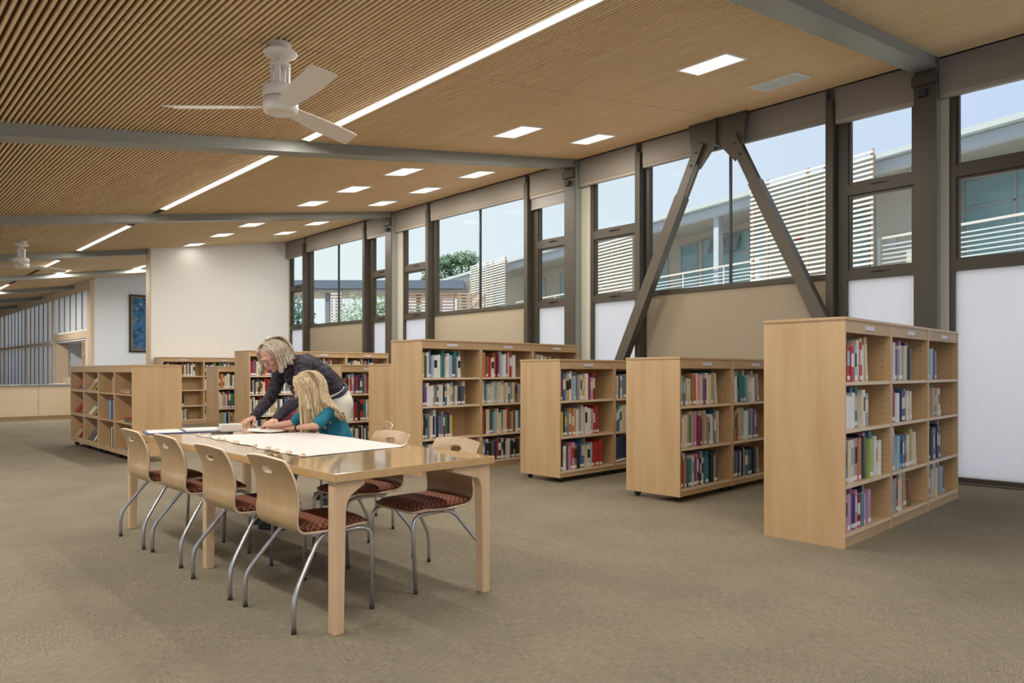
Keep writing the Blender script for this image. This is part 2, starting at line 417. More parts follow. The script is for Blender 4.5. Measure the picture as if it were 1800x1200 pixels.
# white partition wall, painting wall
m = MB(); m.add([(x, y, z) for y in (17.4, 17.62) for x, z in ((5.3, 0), (8.72, 0), (8.72, zc(8.72)+.03), (5.3, zc(5.3)+.03))],
                [(0, 1, 2, 3), (7, 6, 5, 4), (0, 4, 5, 1), (1, 5, 6, 2), (2, 6, 7, 3), (3, 7, 4, 0)]); tag(m.build('wall_partition', white_wall), kind='structure')
m = MB(); m.box(5.27, 5.30, 17.38, 17.64, 0, zc(5.3)); trim(m, mat('pale_wood_trim', (.66, .52, .36), .5))
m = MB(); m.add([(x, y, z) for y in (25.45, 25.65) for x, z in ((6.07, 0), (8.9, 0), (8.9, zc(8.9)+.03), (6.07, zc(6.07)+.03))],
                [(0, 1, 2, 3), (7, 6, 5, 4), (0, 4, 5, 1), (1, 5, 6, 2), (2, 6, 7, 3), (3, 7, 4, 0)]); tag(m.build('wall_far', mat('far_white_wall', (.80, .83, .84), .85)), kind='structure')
m = MB(); m.box(5.96, 6.07, 25.42, 25.68, 0, zc(6.0)); trim(m, MATS['pale_wood_trim'])
def painting():
    r = empty('framed_painting', (7.6, 25.42, 1.89), 0, 'dark framed blue abstract painting on the far white wall', 'painting')
    m = MB(); m.box(-.47, .47, 0, .03, 0, 1.80); m2 = bpy.data.materials.new('blue_painting'); m2.use_nodes = True
    nt = m2.node_tree; p = nt.nodes['Principled BSDF']; p.inputs['Roughness'].default_value = .5
    t = nt.nodes.new('ShaderNodeTexCoord'); n = nt.nodes.new('ShaderNodeTexNoise'); n.inputs['Scale'].default_value = 3.2; n.inputs['Detail'].default_value = 5; n.inputs['Distortion'].default_value = 2.2
    rp = nt.nodes.new('ShaderNodeValToRGB'); e = rp.color_ramp.elements; e[0].position = .35; e[0].color = (.006, .03, .10, 1); e[1].position = .52; e[1].color = (.02, .16, .34, 1)
    for pos, c in ((.58, (.10, .16, .10, 1)), (.62, (.03, .1, .3, 1)), (.70, (.65, .6, .55, 1)), (.76, (.4, .1, .04, 1))): q = e.new(pos); q.color = c
    nt.links.new(t.outputs['Object'], n.inputs['Vector']); nt.links.new(n.outputs['Fac'], rp.inputs[0]); nt.links.new(rp.outputs[0], p.inputs['Base Color'])
    m.build('canvas', m2, r)
    m = MB()
    for a in ((-.47, -.41, 0, 1.8), (.41, .47, 0, 1.8), (-.41, .41, 0, .06), (-.41, .41, 1.74, 1.8)): m.box(a[0], a[1], -.02, 0, a[2], a[3])
    m.build('inner_frame', mat('gilt_frame', (.25, .17, .08), .5), r)
    m = MB()
    for a in ((-.52, -.46, -.05, 1.85), (.46, .52, -.05, 1.85), (-.46, .46, -.05, .01), (-.46, .46, 1.79, 1.85)): m.box(a[0], a[1], -.03, .03, a[2], a[3])
    m.build('outer_frame', mat('black_frame', (.03, .025, .02), .4), r)
painting()

# glazed channel wall on the left distance
wood_t = mat('pale_wood_trim', (.66, .52, .36), .5)
m = MB()
for i in range(4):
    y = 25.68+5.085*i
    m.box(5.98, 6.16, y-.0+ (0 if i else .02), y+.22, 0, zc(6.07))
m.box(6.0, 6.12, 25.6, 46.2, 3.86, zc(6.1)+.02)
m.box(6.0, 6.12, 25.9, 30.8, 2.28, 2.55)
m.box(5.94, 6.20, 30.9, 46.2, 2.22, 2.32)
tag(m.build('wall_glazed', wood_t), kind='structure')
dk = mat('channel_edge', (.12, .17, .23), .4)
for i in range(4):
    ya = 25.9+5.085*i; 
    for row, (z0, z1) in enumerate(((2.6, 3.86), (.0, 2.2))):
        if i == 0 and row == 1: continue
        if i > 0 and row == 0: z0 = 2.32
        nwin[0] += 1
        w = empty('window_%d' % nwin[0], (6.06, ya, z0), 0, kind='structure')
        m = MB(); e = MB(); n = 6 if i < 3 else 5; step = 4.85/n
        for k in range(n):
            m.box(-.03, .0, k*step+.06, (k+1)*step-.02, 0, z1-z0)
            e.box(-.05, .02, k*step-.02, k*step+.045, 0, z1-z0)
        m.build('channel_glass', channel, w); e.build('glazing_bar', dk, w)
# niche with shelves in the first bay
m = MB(); m.box(6.0, 6.9, 25.9, 26.15, 0, 2.28); m.box(6.0, 6.9, 30.3, 30.8, 0, 2.28); m.box(6.0, 6.9, 26.1, 30.4, 2.24, 2.30); m.box(6.85, 6.92, 26.1, 30.4, 0, 2.25)
tag(m.build('wall_niche', mat('niche_white', (.66, .68, .70), .8)), kind='structure')
def niche_unit(y, lab):
    r = empty('niche_shelf', (6.02, y, 0), 0, lab, 'shelf')
    m = MB(); m.box(-.04, .35, -.20, -.17, 0, 2.2); m.box(-.04, .35, .17, .20, 0, 2.2); m.box(.33, .35, -.17, .17, 0, 2.2); m.build('carcass', wood_t, r)
    for z in (.1, .55, .95, 1.35, 1.75, 2.16): q = MB(); q.box(-.03, .33, -.17, .17, z, z+.03); q.build('shelf', wood_t, r)
niche_unit(30.42, 'tall narrow open wood shelf left of the white niche')
niche_unit(26.36, 'tall narrow open wood shelf right of the white niche')
t = empty('display_rack', (6.3, 28.3, 0), 0, 'low rack of books standing inside the white niche', 'rack')
m = MB(); m.box(-.35, .3, -.9, .9, 0, 1.0); m.build('rack_body', wood_t, t)
# end wall
m = MB(); m.box(-4, 6.2, 46.3, 46.5, 0, 4.3); tag(m.build('wall_end', mat('end_wall', (.38, .27, .13), .8)), kind='structure')
nwin[0] += 1; w = empty('window_%d' % nwin[0], (5.3, 46.25, 2.3), 0, kind='structure')
m = MB(); m.box(-1.2, .5, 0, .03, 0, 1.3); m.build('pane', mat('yellow_blind', (.8, .66, .36), .7), w); m = MB(); m.box(-1.25, .55, -.03, .04, -.08, 0); m.box(-1.25, .55, -.03, .04, 1.3, 1.36); m.build('window_frame', brown, w)

# service desk
def desk():
    r = empty('service_desk', (0, 20.9, 0), 0, 'long pale plywood service desk with dark top by glazed wall', 'desk')
    for a, b in ((-3.0, .8), (.81, 3.75), (3.76, 5.4)):
        m = MB(); m.box(a, b, 0, .03, .09, .835); m.build('front_panel', mat('desk_ply', (.80, .65, .46), .4, noise=((.74, .58, .38), (.8, 1, 6), 3, .3, .7)), r)
    m = MB(); m.box(-3, 5.4, .05, .8, 0, .09); m.build('plinth', maple, r)
    m = MB(); m.box(-3, 5.4, -.02, .75, .835, .87); m.build('desk_top', mat('desk_top', (.22, .22, .21), .4), r)
    p = MB(); p.box(-.16, .16, -.11, .11, 0, .03); o = p.build('paper_stack', paper); o.location = (4.25, 21.2, .87); o.rotation_euler.z = .3
    tag(o, 'small white stack of papers on the service desk', 'papers')
desk()

# ------------------------------------------------------------------ ceiling lights
lamp_w = emis('strip_diffuser', (1.0, .92, .78), 1.0)
panel_w = emis('panel_diffuser', (1.0, .96, .84), .95)
panel_off = mat('panel_glass_off', (.62, .68, .68), .3)
white_frame = mat('white_fixture_frame', (.85, .85, .82), .4)
strips = [(-2.3, 2.25, 'linear ceiling light running out of the top edge of the photo'), (2.50, 7.30, 'long linear ceiling light right of the nearer fan'),
          (7.58, 12.0, 'linear ceiling light between second and third roof beams'), (13.8, 17.35, 'linear ceiling light near the farther fan, third along'),
          (19.2, 21.2, 'short linear ceiling light behind a blade of the farther fan'), (25.6, 28.9, 'most distant linear ceiling light above the service desk')]
for (a, b, lab, xs) in [t_+(3.83,) for t_ in strips]+[(-2.3, 2.2, 'added unseen linear ceiling light beside the camera', .2), (2.5, 7.3, 'added unseen linear ceiling light over the left aisle', .2), (7.6, 12.4, 'added unseen linear ceiling light above the far left aisle', .2)]:  # last three strips are added out of view, to centre the table's shadow
    r = empty('linear_light', (xs, (a+b)/2, zc(xs)), 0, lab, 'ceiling light', 'linear lights recessed in the slatted ceiling')
    L = (b-a)/2
    m = MB(); m.box(-.048, .048, -L, L, .006, .012); m.build('diffuser', lamp_w, r)
    m = MB(); m.box(-.056, -.048, -L, L, 0, .03); m.box(.048, .056, -L, L, 0, .03); m.build('housing', white_frame, r)
    ld = bpy.data.lights.new('strip_lamp', 'AREA'); ld.shape = 'RECTANGLE'; ld.size = .09; ld.size_y = 2*L-.5; ld.energy = LIGHT_STRIP*2*L*(1 if xs > 1 else 1.15)*(.6 if 13 < a < 15 else 3.0 if a > 18 else 1); ld.color = (1, .95, .87)
    lo = bpy.data.objects.new('strip_lamp', ld); COL.objects.link(lo); lo.parent = r; lo.location = (0, 0, -.012)
dl = [3.56, 6.23, 8.65, 10.04, 11.39, 13.9, 15.39, 17.0]
nm = ['nearest', 'second nearest', 'third nearest', 'fourth nearest', 'fifth nearest', 'sixth nearest', 'seventh nearest', 'farthest']
for j, y in enumerate(dl):
    for x, side in ((6.13, 'inner row, farther from the windows'), (7.58, 'outer row, closer to the windows')):
        off = (j == 0 and x > 7)
        lab = ('unlit grey glazed square ceiling fixture nearest the steel beam' if off else 'square ceiling light, %s in the %s' % (nm[j], side))
        if j == 7 and x > 7: continue
        r = empty('recessed_light', (x, y, zc(x)), 0, lab, 'ceiling light', 'square lights in the slatted ceiling')
        r.rotation_euler = (0, -math.atan(SL), 0)
        w_, h_ = (.20, .27)
        m = MB(); m.box(-w_+.02, w_-.02, -h_+.02, h_-.02, -.006, .0); m.build('diffuser', panel_off if off else panel_w, r)
        m = MB()
        for (x0, x1, y0, y1) in ((-w_, -w_+.02, -h_, h_), (w_-.02, w_, -h_, h_), (-w_+.02, w_-.02, -h_, -h_+.02), (-w_+.02, w_-.02, h_-.02, h_)): m.box(x0, x1, y0, y1, -.010, .02)
        if off: m.box(-w_, w_, -.008, .008, -.010, 0)
        m.build('trim_frame', white_frame, r)
        if not off:
            ld = bpy.data.lights.new('panel_lamp', 'AREA'); ld.shape = 'RECTANGLE'; ld.size = .3; ld.size_y = .45; ld.energy = LIGHT_DOWN*(.06 if j == 7 else .6 if j == 6 else 1); ld.color = (1, .93, .82)
            lo = bpy.data.objects.new('panel_lamp', ld); COL.objects.link(lo); lo.parent = r; lo.location = (0, 0, -.02)
for (x, y, lab) in ((6.5, 22.3, 'small ceiling light above the white painting wall'), (4.56, 22.4, 'short ceiling light right of the farther fan')):
    r = empty('recessed_light', (x, y, zc(x)), 0, lab, 'ceiling light'); r.rotation_euler = (0, -math.atan(SL), 0)
    m = MB(); m.box(-.1, .1, -.6, .6, -.006, 0); m.build('diffuser', panel_w, r)
    m = MB(); m.box(-.12, .12, -.62, .62, 0, .01); m.build('trim_frame', white_frame, r)
    ld = bpy.data.lights.new('panel_lamp', 'AREA'); ld.shape = 'RECTANGLE'; ld.size = .18; ld.size_y = 1.1; ld.energy = 70; ld.color = (1, .96, .9)
    lo = bpy.data.objects.new('panel_lamp', ld); COL.objects.link(lo); lo.parent = r; lo.location = (0, 0, -.02)

# ------------------------------------------------------------------ fans
def fan(loc, angs, lab, H):
    r = empty('ceiling_fan', loc, 0, lab, 'fan')
    m = MB(); m.lathe([(.06, 0), (.075, -.01), (.075, -.05), (.118, -.075), (.112, -.085), (.05, -.105), (.018, -.115)], 32); m.build('canopy', fan_w, r)
    m = MB(); m.tube([(0, 0, -.10), (0, 0, -.16)], .014, 12); m.build('downrod', fan_w, r)
    m = MB(); m.lathe([(.05, -.15), (.072, -.152), (.072, -.172), (.05, -.174)], 24)
    for k in range(4):
        a = R(45+90*k); M = Matrix.Rotation(a, 4, 'Z'); m.box(.045, .066, -.018, .018, -.32, -.16, 0, M)
    m.tube([(0, 0, -.17), (0, 0, -.32)], .018, 12); m.build('hanger_cage', fan_w, r)
    m = MB(); m.lathe([(.07, -.305), (.115, -.318), (.122, -.33), (.122, -.405)], 36); m.build('motor_housing', fan_w, r)
    m = MB(); m.lathe([(.119, -.405), (.119, -.409)], 36); m.build('shadow_gap', mat('dark_gap_line', (.1, .1, .09), .6), r)
    m = MB(); m.lathe([(.122, -.409), (.122, -.47), (.112, -.492), (.092, -.500), (.085, -.499), (.082, -.494), (.02, -.496)], 36); m.build('hub', fan_w, r)
    for a in angs:
        m = MB(); vs = []; fs = []; nseg = 10; tilt = R(-14)
        for i in range(nseg+1):
            t = i/nseg; rr = .10+(.78-.10)*t; w = .055+.028*math.sin(min(1, t*1.6)*math.pi/2) if t < .95 else .078
            for sx in (-1, 1):
                for h in (-.003, .003):
                    y = sx*w; vs.append((rr+(.02*sx if i == nseg else 0), y*math.cos(tilt), -.455+y*math.sin(tilt)+h-.035*t*0))
        for i in range(nseg):
            b = i*4; fs += [(b, b+4, b+6, b+2), (b+1, b+3, b+7, b+5), (b, b+1, b+5, b+4), (b+2, b+6, b+7, b+3)]
        fs += [(0, 2, 3, 1), (nseg*4, nseg*4+1, nseg*4+3, nseg*4+2)]
        M = Matrix.Rotation(a, 4, 'Z'); m.add([M @ Vector(v) for v in vs], fs); m.build('blade', fan_w, r)
    return r
rot = -CA
fan((2.30, 4.74, zc(2.30)), [rot+R(180), rot+R(64), rot+R(-52)], 'white three blade ceiling fan hanging above the study table', 0)
fan((2.49, 15.3, zc(2.49)), [rot+R(178), rot+R(-63), rot+R(62)], 'white three blade ceiling fan far away at the left edge', 0)

# ------------------------------------------------------------------ outdoors
gm = mat('courtyard_paving', (.66, .65, .63), .9, noise=((.58, .57, .55), (.8, .8, 1), 3, .3, .7))
m = MB(); m.box(XW+.12, 80, -40, 90, -.2, -.02); tag(m.build('ground', gm), kind='structure')
EP = Vector((16.95, 3.98, 0)); ES = Vector((.26, .966, 0)).normalized(); ED = Vector((.966, -.26, 0)).normalized()
EM = Matrix(((ES.x, ED.x, 0, EP.x), (ES.y, ED.y, 0, EP.y), (0, 0, 1, 0), (0, 0, 0, 1)))   # local: x along facade, y away from us
stucco = mat('stucco', (.60, .55, .47), .9); ext_steel = mat('pale_blue_steel', (.50, .54, .58), .5)
ext_glass = mat('teal_window_glass', (.24, .42, .45), .12, noise=((.38, .54, .56), (.5, .5, .8), 2, .35, .65)); alu = mat('aluminium_frame', (.42, .46, .48), .4, .4)
soff = mat('soffit_board', (.46, .44, .40), .8); slatw = mat('weathered_screen_slat', (.80, .74, .66), .7); slatb = mat('red_brown_slat', (.42, .24, .16), .7)
def ext_building():
    r = empty('courtyard_building', (0, 0, 0), 0, 'two storey building with balcony and flat roof seen across the courtyard', 'building')
    r.matrix_world = EM
    def part(nm, mt, *bx):
        q = MB()
        for b in bx: q.box(*b)
        return q.build(nm, mt, r)
    s0, s1 = -9, 30
    part('wall', stucco, (s0, s1, 2.12, 2.4, 0, 6.0), (s0, s1, 1.0, 2.12, 0, 3.0), (1.4, 2.65, 1.0, 2.1, 3.2, 6.0))
    part('roof', mat('roof_edge', (.52, .56, .54), .6), (s0, s1, -.30, 7, 6.04, 6.16))
    part('fascia_beam', ext_steel, (s0, s1, -.1, .12, 5.78, 6.03))
    part('soffit', soff, (s0, s1, .12, 2.12, 5.96, 6.03))
    part('balcony_deck', stucco, (s0, s1, 0, 2.12, 2.95, 3.2))
    for s in (-5, 7.1, 14.8, 21.5, 28): part('column', ext_steel, (s-.1, s+.1, .08, .28, 0, 5.96))
    # balcony railing
    segs = [(-8.5, 1.9), (5.0, 10.1), (12.6, 19.0)]
    for a, b in segs:
        q = MB(); q.box(a, b, -.03, .03, 4.24, 4.29); q.build('handrail', mat('rail_cap', (.66, .62, .56), .5), r)
        q = MB()
        for k in range(9): z = 3.28+k*.1; q.box(a, b, -.012, .012, z, z+.028)
        q.build('railing_bars', mat('rail_bar', (.60, .64, .66), .4), r)
        q = MB(); n = max(2, int((b-a)/1.5))
        for k in range(n+1): s = a+(b-a)*k/n; q.box(s-.02, s+.02, -.02, .02, 3.2, 4.25)
        q.build('railing_posts', mat('rail_bar', (.60, .64, .66), .4), r)
    # windows
    wins = [(7.0, 9.75, 3.9, 5.72, 4), (10.0, 10.8, 3.2, 5.65, 1), (-3.2, 1.15, 3.5, 5.72, 4), (-8, -4, 3.5, 5.7, 4), (15.6, 17.6, 3.7, 5.6, 3), (17.9, 18.7, 3.2, 5.6, 1), (11.5, 12.3, 3.9, 5.6, 1), (3.0, 4.8, 3.9, 5.6, 3), (20, 22, 3.9, 5.6, 3), (24, 26, 3.9, 5.6, 3)]
    for (a, b, z0, z1, n) in wins:
        q = MB(); q.box(a, b, 2.08, 2.12, z0, z0+.06); q.box(a, b, 2.08, 2.12, z1-.06, z1); q.box(a, b, 2.08, 2.12, z1-.72, z1-.66)
        for k in range(n+1): s = a+(b-a)*k/n; q.box(s-.035, s+.035, 2.08, 2.12, z0, z1)
        w = q.build('window_frame', alu, r)
        q = MB(); q.box(a, b, 2.10, 2.13, z0, z1); o = q.build('pane', ext_glass, w)
    # vents hinged open
    for s in (8.3, 9.0):
        M = Matrix.Translation((s, 2.06, 5.62)) @ Matrix.Rotation(R(-22), 4, 'X'); q = MB(); q.box(-.28, .28, -.02, .02, -.5, 0, 0, M); q.build('open_vent', alu, r)
    part('notice_sign', mat('red_sign', (.55, .10, .08), .6), (5.7, 5.95, 2.08, 2.12, 5.05, 5.2))
    part('paper_notice', paper, (2.1, 2.35, .96, 1.0, 4.15, 4.5))
ext_building()
def screen(s0, s1, z0, z1, d, lab, mt=None, pitch=.115, post=None, seed=1):
    r = empty('slatted_screen', (0, 0, 0), 0, lab, 'screen', None); r.matrix_world = EM
    q = MB(); z = z0
    while z < z1:
        q.box(s0, s1, d-.02, d+.02, z, z+pitch*.42); z += pitch
    q.build('slats', mt or slatw, r)
    for s in (s0+.05, s0+(s1-s0)*.36, s0+(s1-s0)*.5, s0+(s1-s0)*.85, s1-.05):
        q = MB(); q.box(s-.03, s+.03, d+.02, d+.07, 0, z1); q.build('post', mat('screen_post', (.50, .36, .25), .7), r)
screen(1.78, 5.35, 3.3, 6.28, -.4, 'large pale slatted sunscreen seen right of the V brace')
screen(10.4, 12.7, 3.3, 6.0, -.4, 'pale slatted sunscreen seen in narrow window left of V brace')
screen(19.3, 22.9, 3.3, 6.3, -.4, 'pale slatted sunscreen beside the round tree')
# red cone like bag on the balcony
# covered walkway closing the courtyard
def walkway():
    a = Vector((11.0, 31.1, 0)); b = Vector((19.4, 23.0, 0)); d = (b-a).normalized(); n = Vector((-d.y, d.x, 0)); L = (b-a).length
    M = Matrix(((d.x, n.x, 0, a.x), (d.y, n.y, 0, a.y), (0, 0, 1, 0), (0, 0, 0, 1)))
    r = empty('covered_walkway', (0, 0, 0), 0, 'low covered walkway with dark blue grey fascia closing the courtyard', 'walkway'); r.matrix_world = M
    q = MB(); q.box(-3, L, -.1, 2.6, 4.72, 5.08); q.build('roof_fascia', mat('slate_fascia', (.17, .20, .24), .6), r)
    q = MB(); q.box(-3, L, .0, 2.4, 4.55, 4.70); q.build('ceiling_board', mat('pale_board', (.55, .46, .36), .7), r)
    for s in [L*k/6 for k in range(7)]: q = MB(); q.box(s-.09, s+.09, .1, .28, 0, 4.6); q.build('post', mat('slate_post', (.28, .28, .30), .6), r)
    q = MB(); q.box(-3, L, 2.5, 2.6, 0, 3.4); q.build('back_wall', stucco, r)
    for lab, s0, s1, mt in (('red brown slatted screen under walkway roof left of round tree trunk', 9.2, 11.3, slatb), ('tan slatted screen under walkway roof right of the tree trunk', 11.4, 12.6, mat('tan_slat', (.52, .36, .24), .7)), ('pale slatted screen seen in the farthest wide window', 6.05, 6.5, slatw)):
        g = empty('slatted_screen', (0, 0, 0), 0, lab, 'screen'); g.matrix_world = M
        q = MB(); z = .3
        while z < 4.5: q.box(s0, s1, -.16, -.12, z, z+.07); z += .13
        q.build('slats', mt, g)
        for s in (s0+.03, (s0+s1)/2, s1-.03): q = MB(); q.box(s-.03, s+.03, -.12, -.07, 0, 4.5); q.build('post', MATS['screen_post'], g)
walkway()
leafm = {}
def leaves(name, c1, c2):
    return mat(name, c1, .7, noise=(c2, (1.5, 1.5, 1.5), 3, .35, .65))
def tree(name, cat, loc, blobs, trunk, n, leaf, mt, lab, seed):
    rr = random.Random(seed); r = empty(name, loc, 0, lab, cat); m = MB()
    for i in range(n):
        c, rad = rr.choice(blobs)
        u = Vector((rr.gauss(0, 1), rr.gauss(0, 1), rr.gauss(0, 1))).normalized()*rr.uniform(.55, 1.05)
        p = Vector(c)+Vector((u.x*rad[0], u.y*rad[1], u.z*rad[2]))
        a = Vector((rr.gauss(0, 1), rr.gauss(0, 1), rr.gauss(0, 1))).normalized(); b = a.orthogonal().normalized()
        s = leaf*rr.uniform(.6, 1.4)
        m.add([p-a*s, p+b*s*.5, p+a*s, p-b*s*.5], [(0, 1, 2, 3)])
    m.build('foliage', mt, r)
    m = MB()
    for pts, ra, rb in trunk: m.tube(pts, [ra+(rb-ra)*i/(len(pts)-1) for i in range(len(pts))], 8)
    m.build('trunk', mat('bark', (.14, .10, .07), .9), r)
    return r
blobs = [((0, 0, 0), (.9, .9, .7)), ((-1.0, .9, -.2), (.8, .8, .55)), ((1.0, -.9, -.3), (.8, .8, .5)), ((.2, -.1, .55), (.8, .8, .45)), ((-.5, .6, .4), (.7, .7, .4)), ((1.4, -1.3, -.75), (.5, .5, .3)), ((-1.3, 1.1, -.7), (.5, .5, .3))]
tree('round_tree', 'tree', (38.6, 46.1, 9.9), [(tuple(1.58*q_ for q_ in c), tuple(1.58*q_ for q_ in r_)) for c, r_ in blobs], [([(0, 0, -9.9), (.1, 0, -5), (0, .1, -1)], .35, .22), ([(0, .1, -1.8), (.8, -.7, -.3)], .1, .05), ([(0, .1, -1.6), (-.8, .7, -.1)], .1, .05), ([(0, 0, -1), (.1, 0, .5)], .12, .05)],
     6000, .14, leaves('tree_leaf', (.10, .20, .09), (.20, .30, .15)), 'round crowned green tree standing beyond the courtyard roofs', 3)
tree('bush', 'bush', (14.1, 22.6, 2.3), [((0, 0, 0), (1.1, 1.1, 1.8)), ((.7, -.6, .5), (.7, .7, 1.2))], [([(0, 0, -2.3), (0, 0, 0)], .05, .03)], 7000, .06, leaves('bush_leaf', (.20, .30, .15), (.40, .48, .32)), 'pale green leafy shrub in the farthest wide window', 4)
tree('bush', 'bush', (12.4, 24.2, 2.2), [((0, 0, 0), (.75, .75, 1.9))], [([(0, 0, -2.2), (0, 0, 0)], .05, .03)], 3200, .07, leaves('dark_leaf', (.07, .16, .10), (.14, .25, .17)), 'dark green bush left of the pale screen in farthest window', 5)
tree('bush', 'bush', (14.4, 19.5, 1.9), [((0, 0, 0), (.8, .8, 1.5))], [([(0, 0, -1.9), (0, 0, 0)], .05, .03)], 2000, .06, leaves('bush_leaf', (.20, .30, .15), (.40, .48, .32)), 'green shrub behind the narrow window right of farthest column', 6)

# ------------------------------------------------------------------ study table
leg_wood = mat('pale_birch_leg', (.66, .47, .29), .45, noise=((.58, .39, .22), (40, 40, 2), 3, .3, .7))
def table():
    r = empty('study_table', (2.12, 4.40, 0), 0, 'long maple study table with eight legs and papers on it'.replace('eight', 'six'), 'table')
    m = MB(); m.box(-.49, .49, -1.57, 1.57, .70, .74); bevel(m.build('tabletop', tabletop_m, r), .003)
    for y in (-1.515, 0, 1.515):
        for sx in (-1, 1):
            # bent laminated leg: vertical post that turns inward under the top
            q = MB(); xo = sx*.475; xi = sx*.415
            pl = [(xo, 0), (xi+sx*.012, 0), (xi, .58), (xi-sx*.02, .625), (xi-sx*.20, .675), (xi-sx*.20, .699), (xo, .699)]
            if sx < 0: pl = pl[::-1]
            if sx < 0: pl = [(xi+.10 if abs(p[0]-(xi+.20)) < 1e-6 else p[0], p[1]) for p in pl]
            M = Matrix(((1, 0, 0, 0), (0, 0, 1, y), (0, 1, 0, 0), (0, 0, 0, 1)))
            q.prism(pl, -.03, .03, 0, M); bevel(q.build('leg', leg_wood, r), .004)
table()

# ------------------------------------------------------------------ chairs
def make_chair(label):
    r = empty('side_chair', (0, 0, 0), 0, label, 'chair', 'plywood chairs around the study table')
    # side profile of the one piece shell (x, z), from top of back to front of seat
    prof = [(-.262, .80), (-.236, .745), (-.214, .69), (-.200, .63), (-.197, .57), (-.203, .52), (-.200, .48), (-.180, .452), (-.145, .437), (-.08, .432), (0, .430), (.08, .434), (.16, .440), (.205, .436), (.225, .428)]
    P = [Vector((a, 0, b)) for a, b in prof]; d = [0]
    for i in range(1, len(P)): d.append(d[-1]+(P[i]-P[i-1]).length)
    def at(t):
        t *= d[-1]
        for i in range(1, len(P)):
            if t <= d[i]+1e-9:
                u = (t-d[i-1])/(d[i]-d[i-1]); p0 = P[max(i-2, 0)]; p1 = P[i-1]; p2 = P[i]; p3 = P[min(i+1, len(P)-1)]
                return .5*((2*p1)+(p2-p0)*u+(2*p0-5*p1+4*p2-p3)*u*u+(3*p1-p0-3*p2+p3)*u**3)
        return P[-1]
    NV, NU = 150, 44; m = MB(); L = d[-1]
    def hw(s):
        t = s/L
        w = .204+.014*min(1, s/.22) if s < .30 else .218-.012*min(1, (s-.30)/.15)
        if s < .045: w *= (1-((.045-s)/.045)**3*.05)
        e = L-s
        if e < .05: w *= (1-((.05-e)/.05)**2.6*.25)
        return w
    vs = []
    for j in range(NV+1):
        s = L*j/NV; p = at(j/NV); w = hw(s)
        curve = .020 if s < .33 else max(0, .020*(1-(s-.33)/.1))
        for i in range(NU+1):
            u = -1+2*i/NU; zz = p.z
            if s < .08: zz -= (u*u)*.013*(1-s/.08)
            vs.append((p.x+curve*(u*u), w*u, zz))
    fs = []
    for j in range(NV):
        s = L*(j+.5)/NV
        for i in range(NU):
            u = -1+2*(i+.5)/NU; y = u*hw(s)
            dy = max(0, abs(y)-.036); ds = s-.075
            if math.hypot(dy, ds) < .0165: continue
            a = j*(NU+1)+i; fs.append((a, a+1, a+NU+2, a+NU+1))
    m.add(vs, fs, 0, True); sh = m.build('seat_shell', [ply, maple_edge], r)
    so = sh.modifiers.new('thickness', 'SOLIDIFY'); so.thickness = .012; so.offset = 0; so.material_offset_rim = 1
    # upholstered pad
    m = MB(); nx, ny = 18, 18; vs = []
    for top in (1, 0):
        for i in range(nx+1):
            for j in range(ny+1):
                u = -1+2*i/nx; v = -1+2*j/ny; x = .02+.205*u; w = .198
                x2 = .022+.203*u*(1-.05*v*v); y2 = w*v*(1-.05*u*u)
                e = max(0, 1-abs(u)**5)*max(0, 1-abs(v)**5)
                zb = .440+(.018*((-u-.55)/.45)**2 if u < -.55 else 0)
                vs.append((x2, y2, zb+(.010+.026*e**.5 if top else 0)))
    n = (nx+1)*(ny+1); fs = []
    for i in range(nx):
        for j in range(ny):
            a = i*(ny+1)+j; fs.append((a, a+ny+1, a+ny+2, a+1)); fs.append((n+a, n+a+1, n+a+ny+2, n+a+ny+1))
    edge = [i*(ny+1) for i in range(nx+1)]+[nx*(ny+1)+j for j in range(1, ny+1)]+[i*(ny+1)+ny for i in range(nx-1, -1, -1)]+[j for j in range(ny-1, 0, -1)]
    for k in range(len(edge)):
        a, b = edge[k], edge[(k+1) % len(edge)]; fs.append((b, a, n+a, n+b))
    m.add(vs, fs, 0, True); m.build('seat_pad', fabric, r)
    def bend(pts, rad, k=6):
        out = [Vector(pts[0])]
        for i in range(1, len(pts)-1):
            a, b, c = Vector(pts[i-1]), Vector(pts[i]), Vector(pts[i+1]); u = (a-b).normalized(); v = (c-b).normalized()
            rd = min(rad, (a-b).length*.49, (c-b).length*.49); p = b+u*rd; q = b+v*rd
            for t in range(k+1):
                t /= k; out.append(p*(1-t)**2+b*2*t*(1-t)+q*t*t)
        return out+[Vector(pts[-1])]
    for sy in (-1, 1):
        m = MB(); m.tube(bend([(.16-.24, sy*.165, .416), (.235, sy*.195, .416), (.225, sy*.21, .012)], .075), .011, 10); m.build('front_leg', steel, r)
        m = MB(); m.tube(bend([(.06, sy*.165, .414), (-.05, sy*.185, .414), (-.225, sy*.262, .17), (-.225, sy*.262, .012)], .06), .011, 10); m.build('rear_leg', steel, r)
        for x, y in ((.225, sy*.21), (-.225, sy*.262)):
            m = MB(); m.tube([(x, y, 0), (x, y, .016)], .0125, 10); m.build('foot_glide', black, r)
    m = MB(); m.tube([(-.07, -.17, .416), (-.07, .17, .416)], .010, 8); m.build('cross_tube', steel, r)
    return r
chair = make_chair('nearest plywood chair on the camera side of the table, handle slot facing us')
cpos = [(1.752, 3.275, 0, None), (1.74, 3.96, 0, 'second plywood chair from the camera on the left side of the table'),
        (1.77, 4.77, 0, 'third plywood chair from the camera on the left side of the table'), (1.752, 5.42, 0, 'farthest plywood chair on the left side of the table'),
        (2.50, 3.31, 180, 'plywood chair at the right front corner of the table, by the bent leg'), (2.50, 4.0, 180, 'plywood chair on right side of table with back partly behind white paper'),
        (2.97, 4.83, 161, 'turned plywood chair the blond child sits on')]
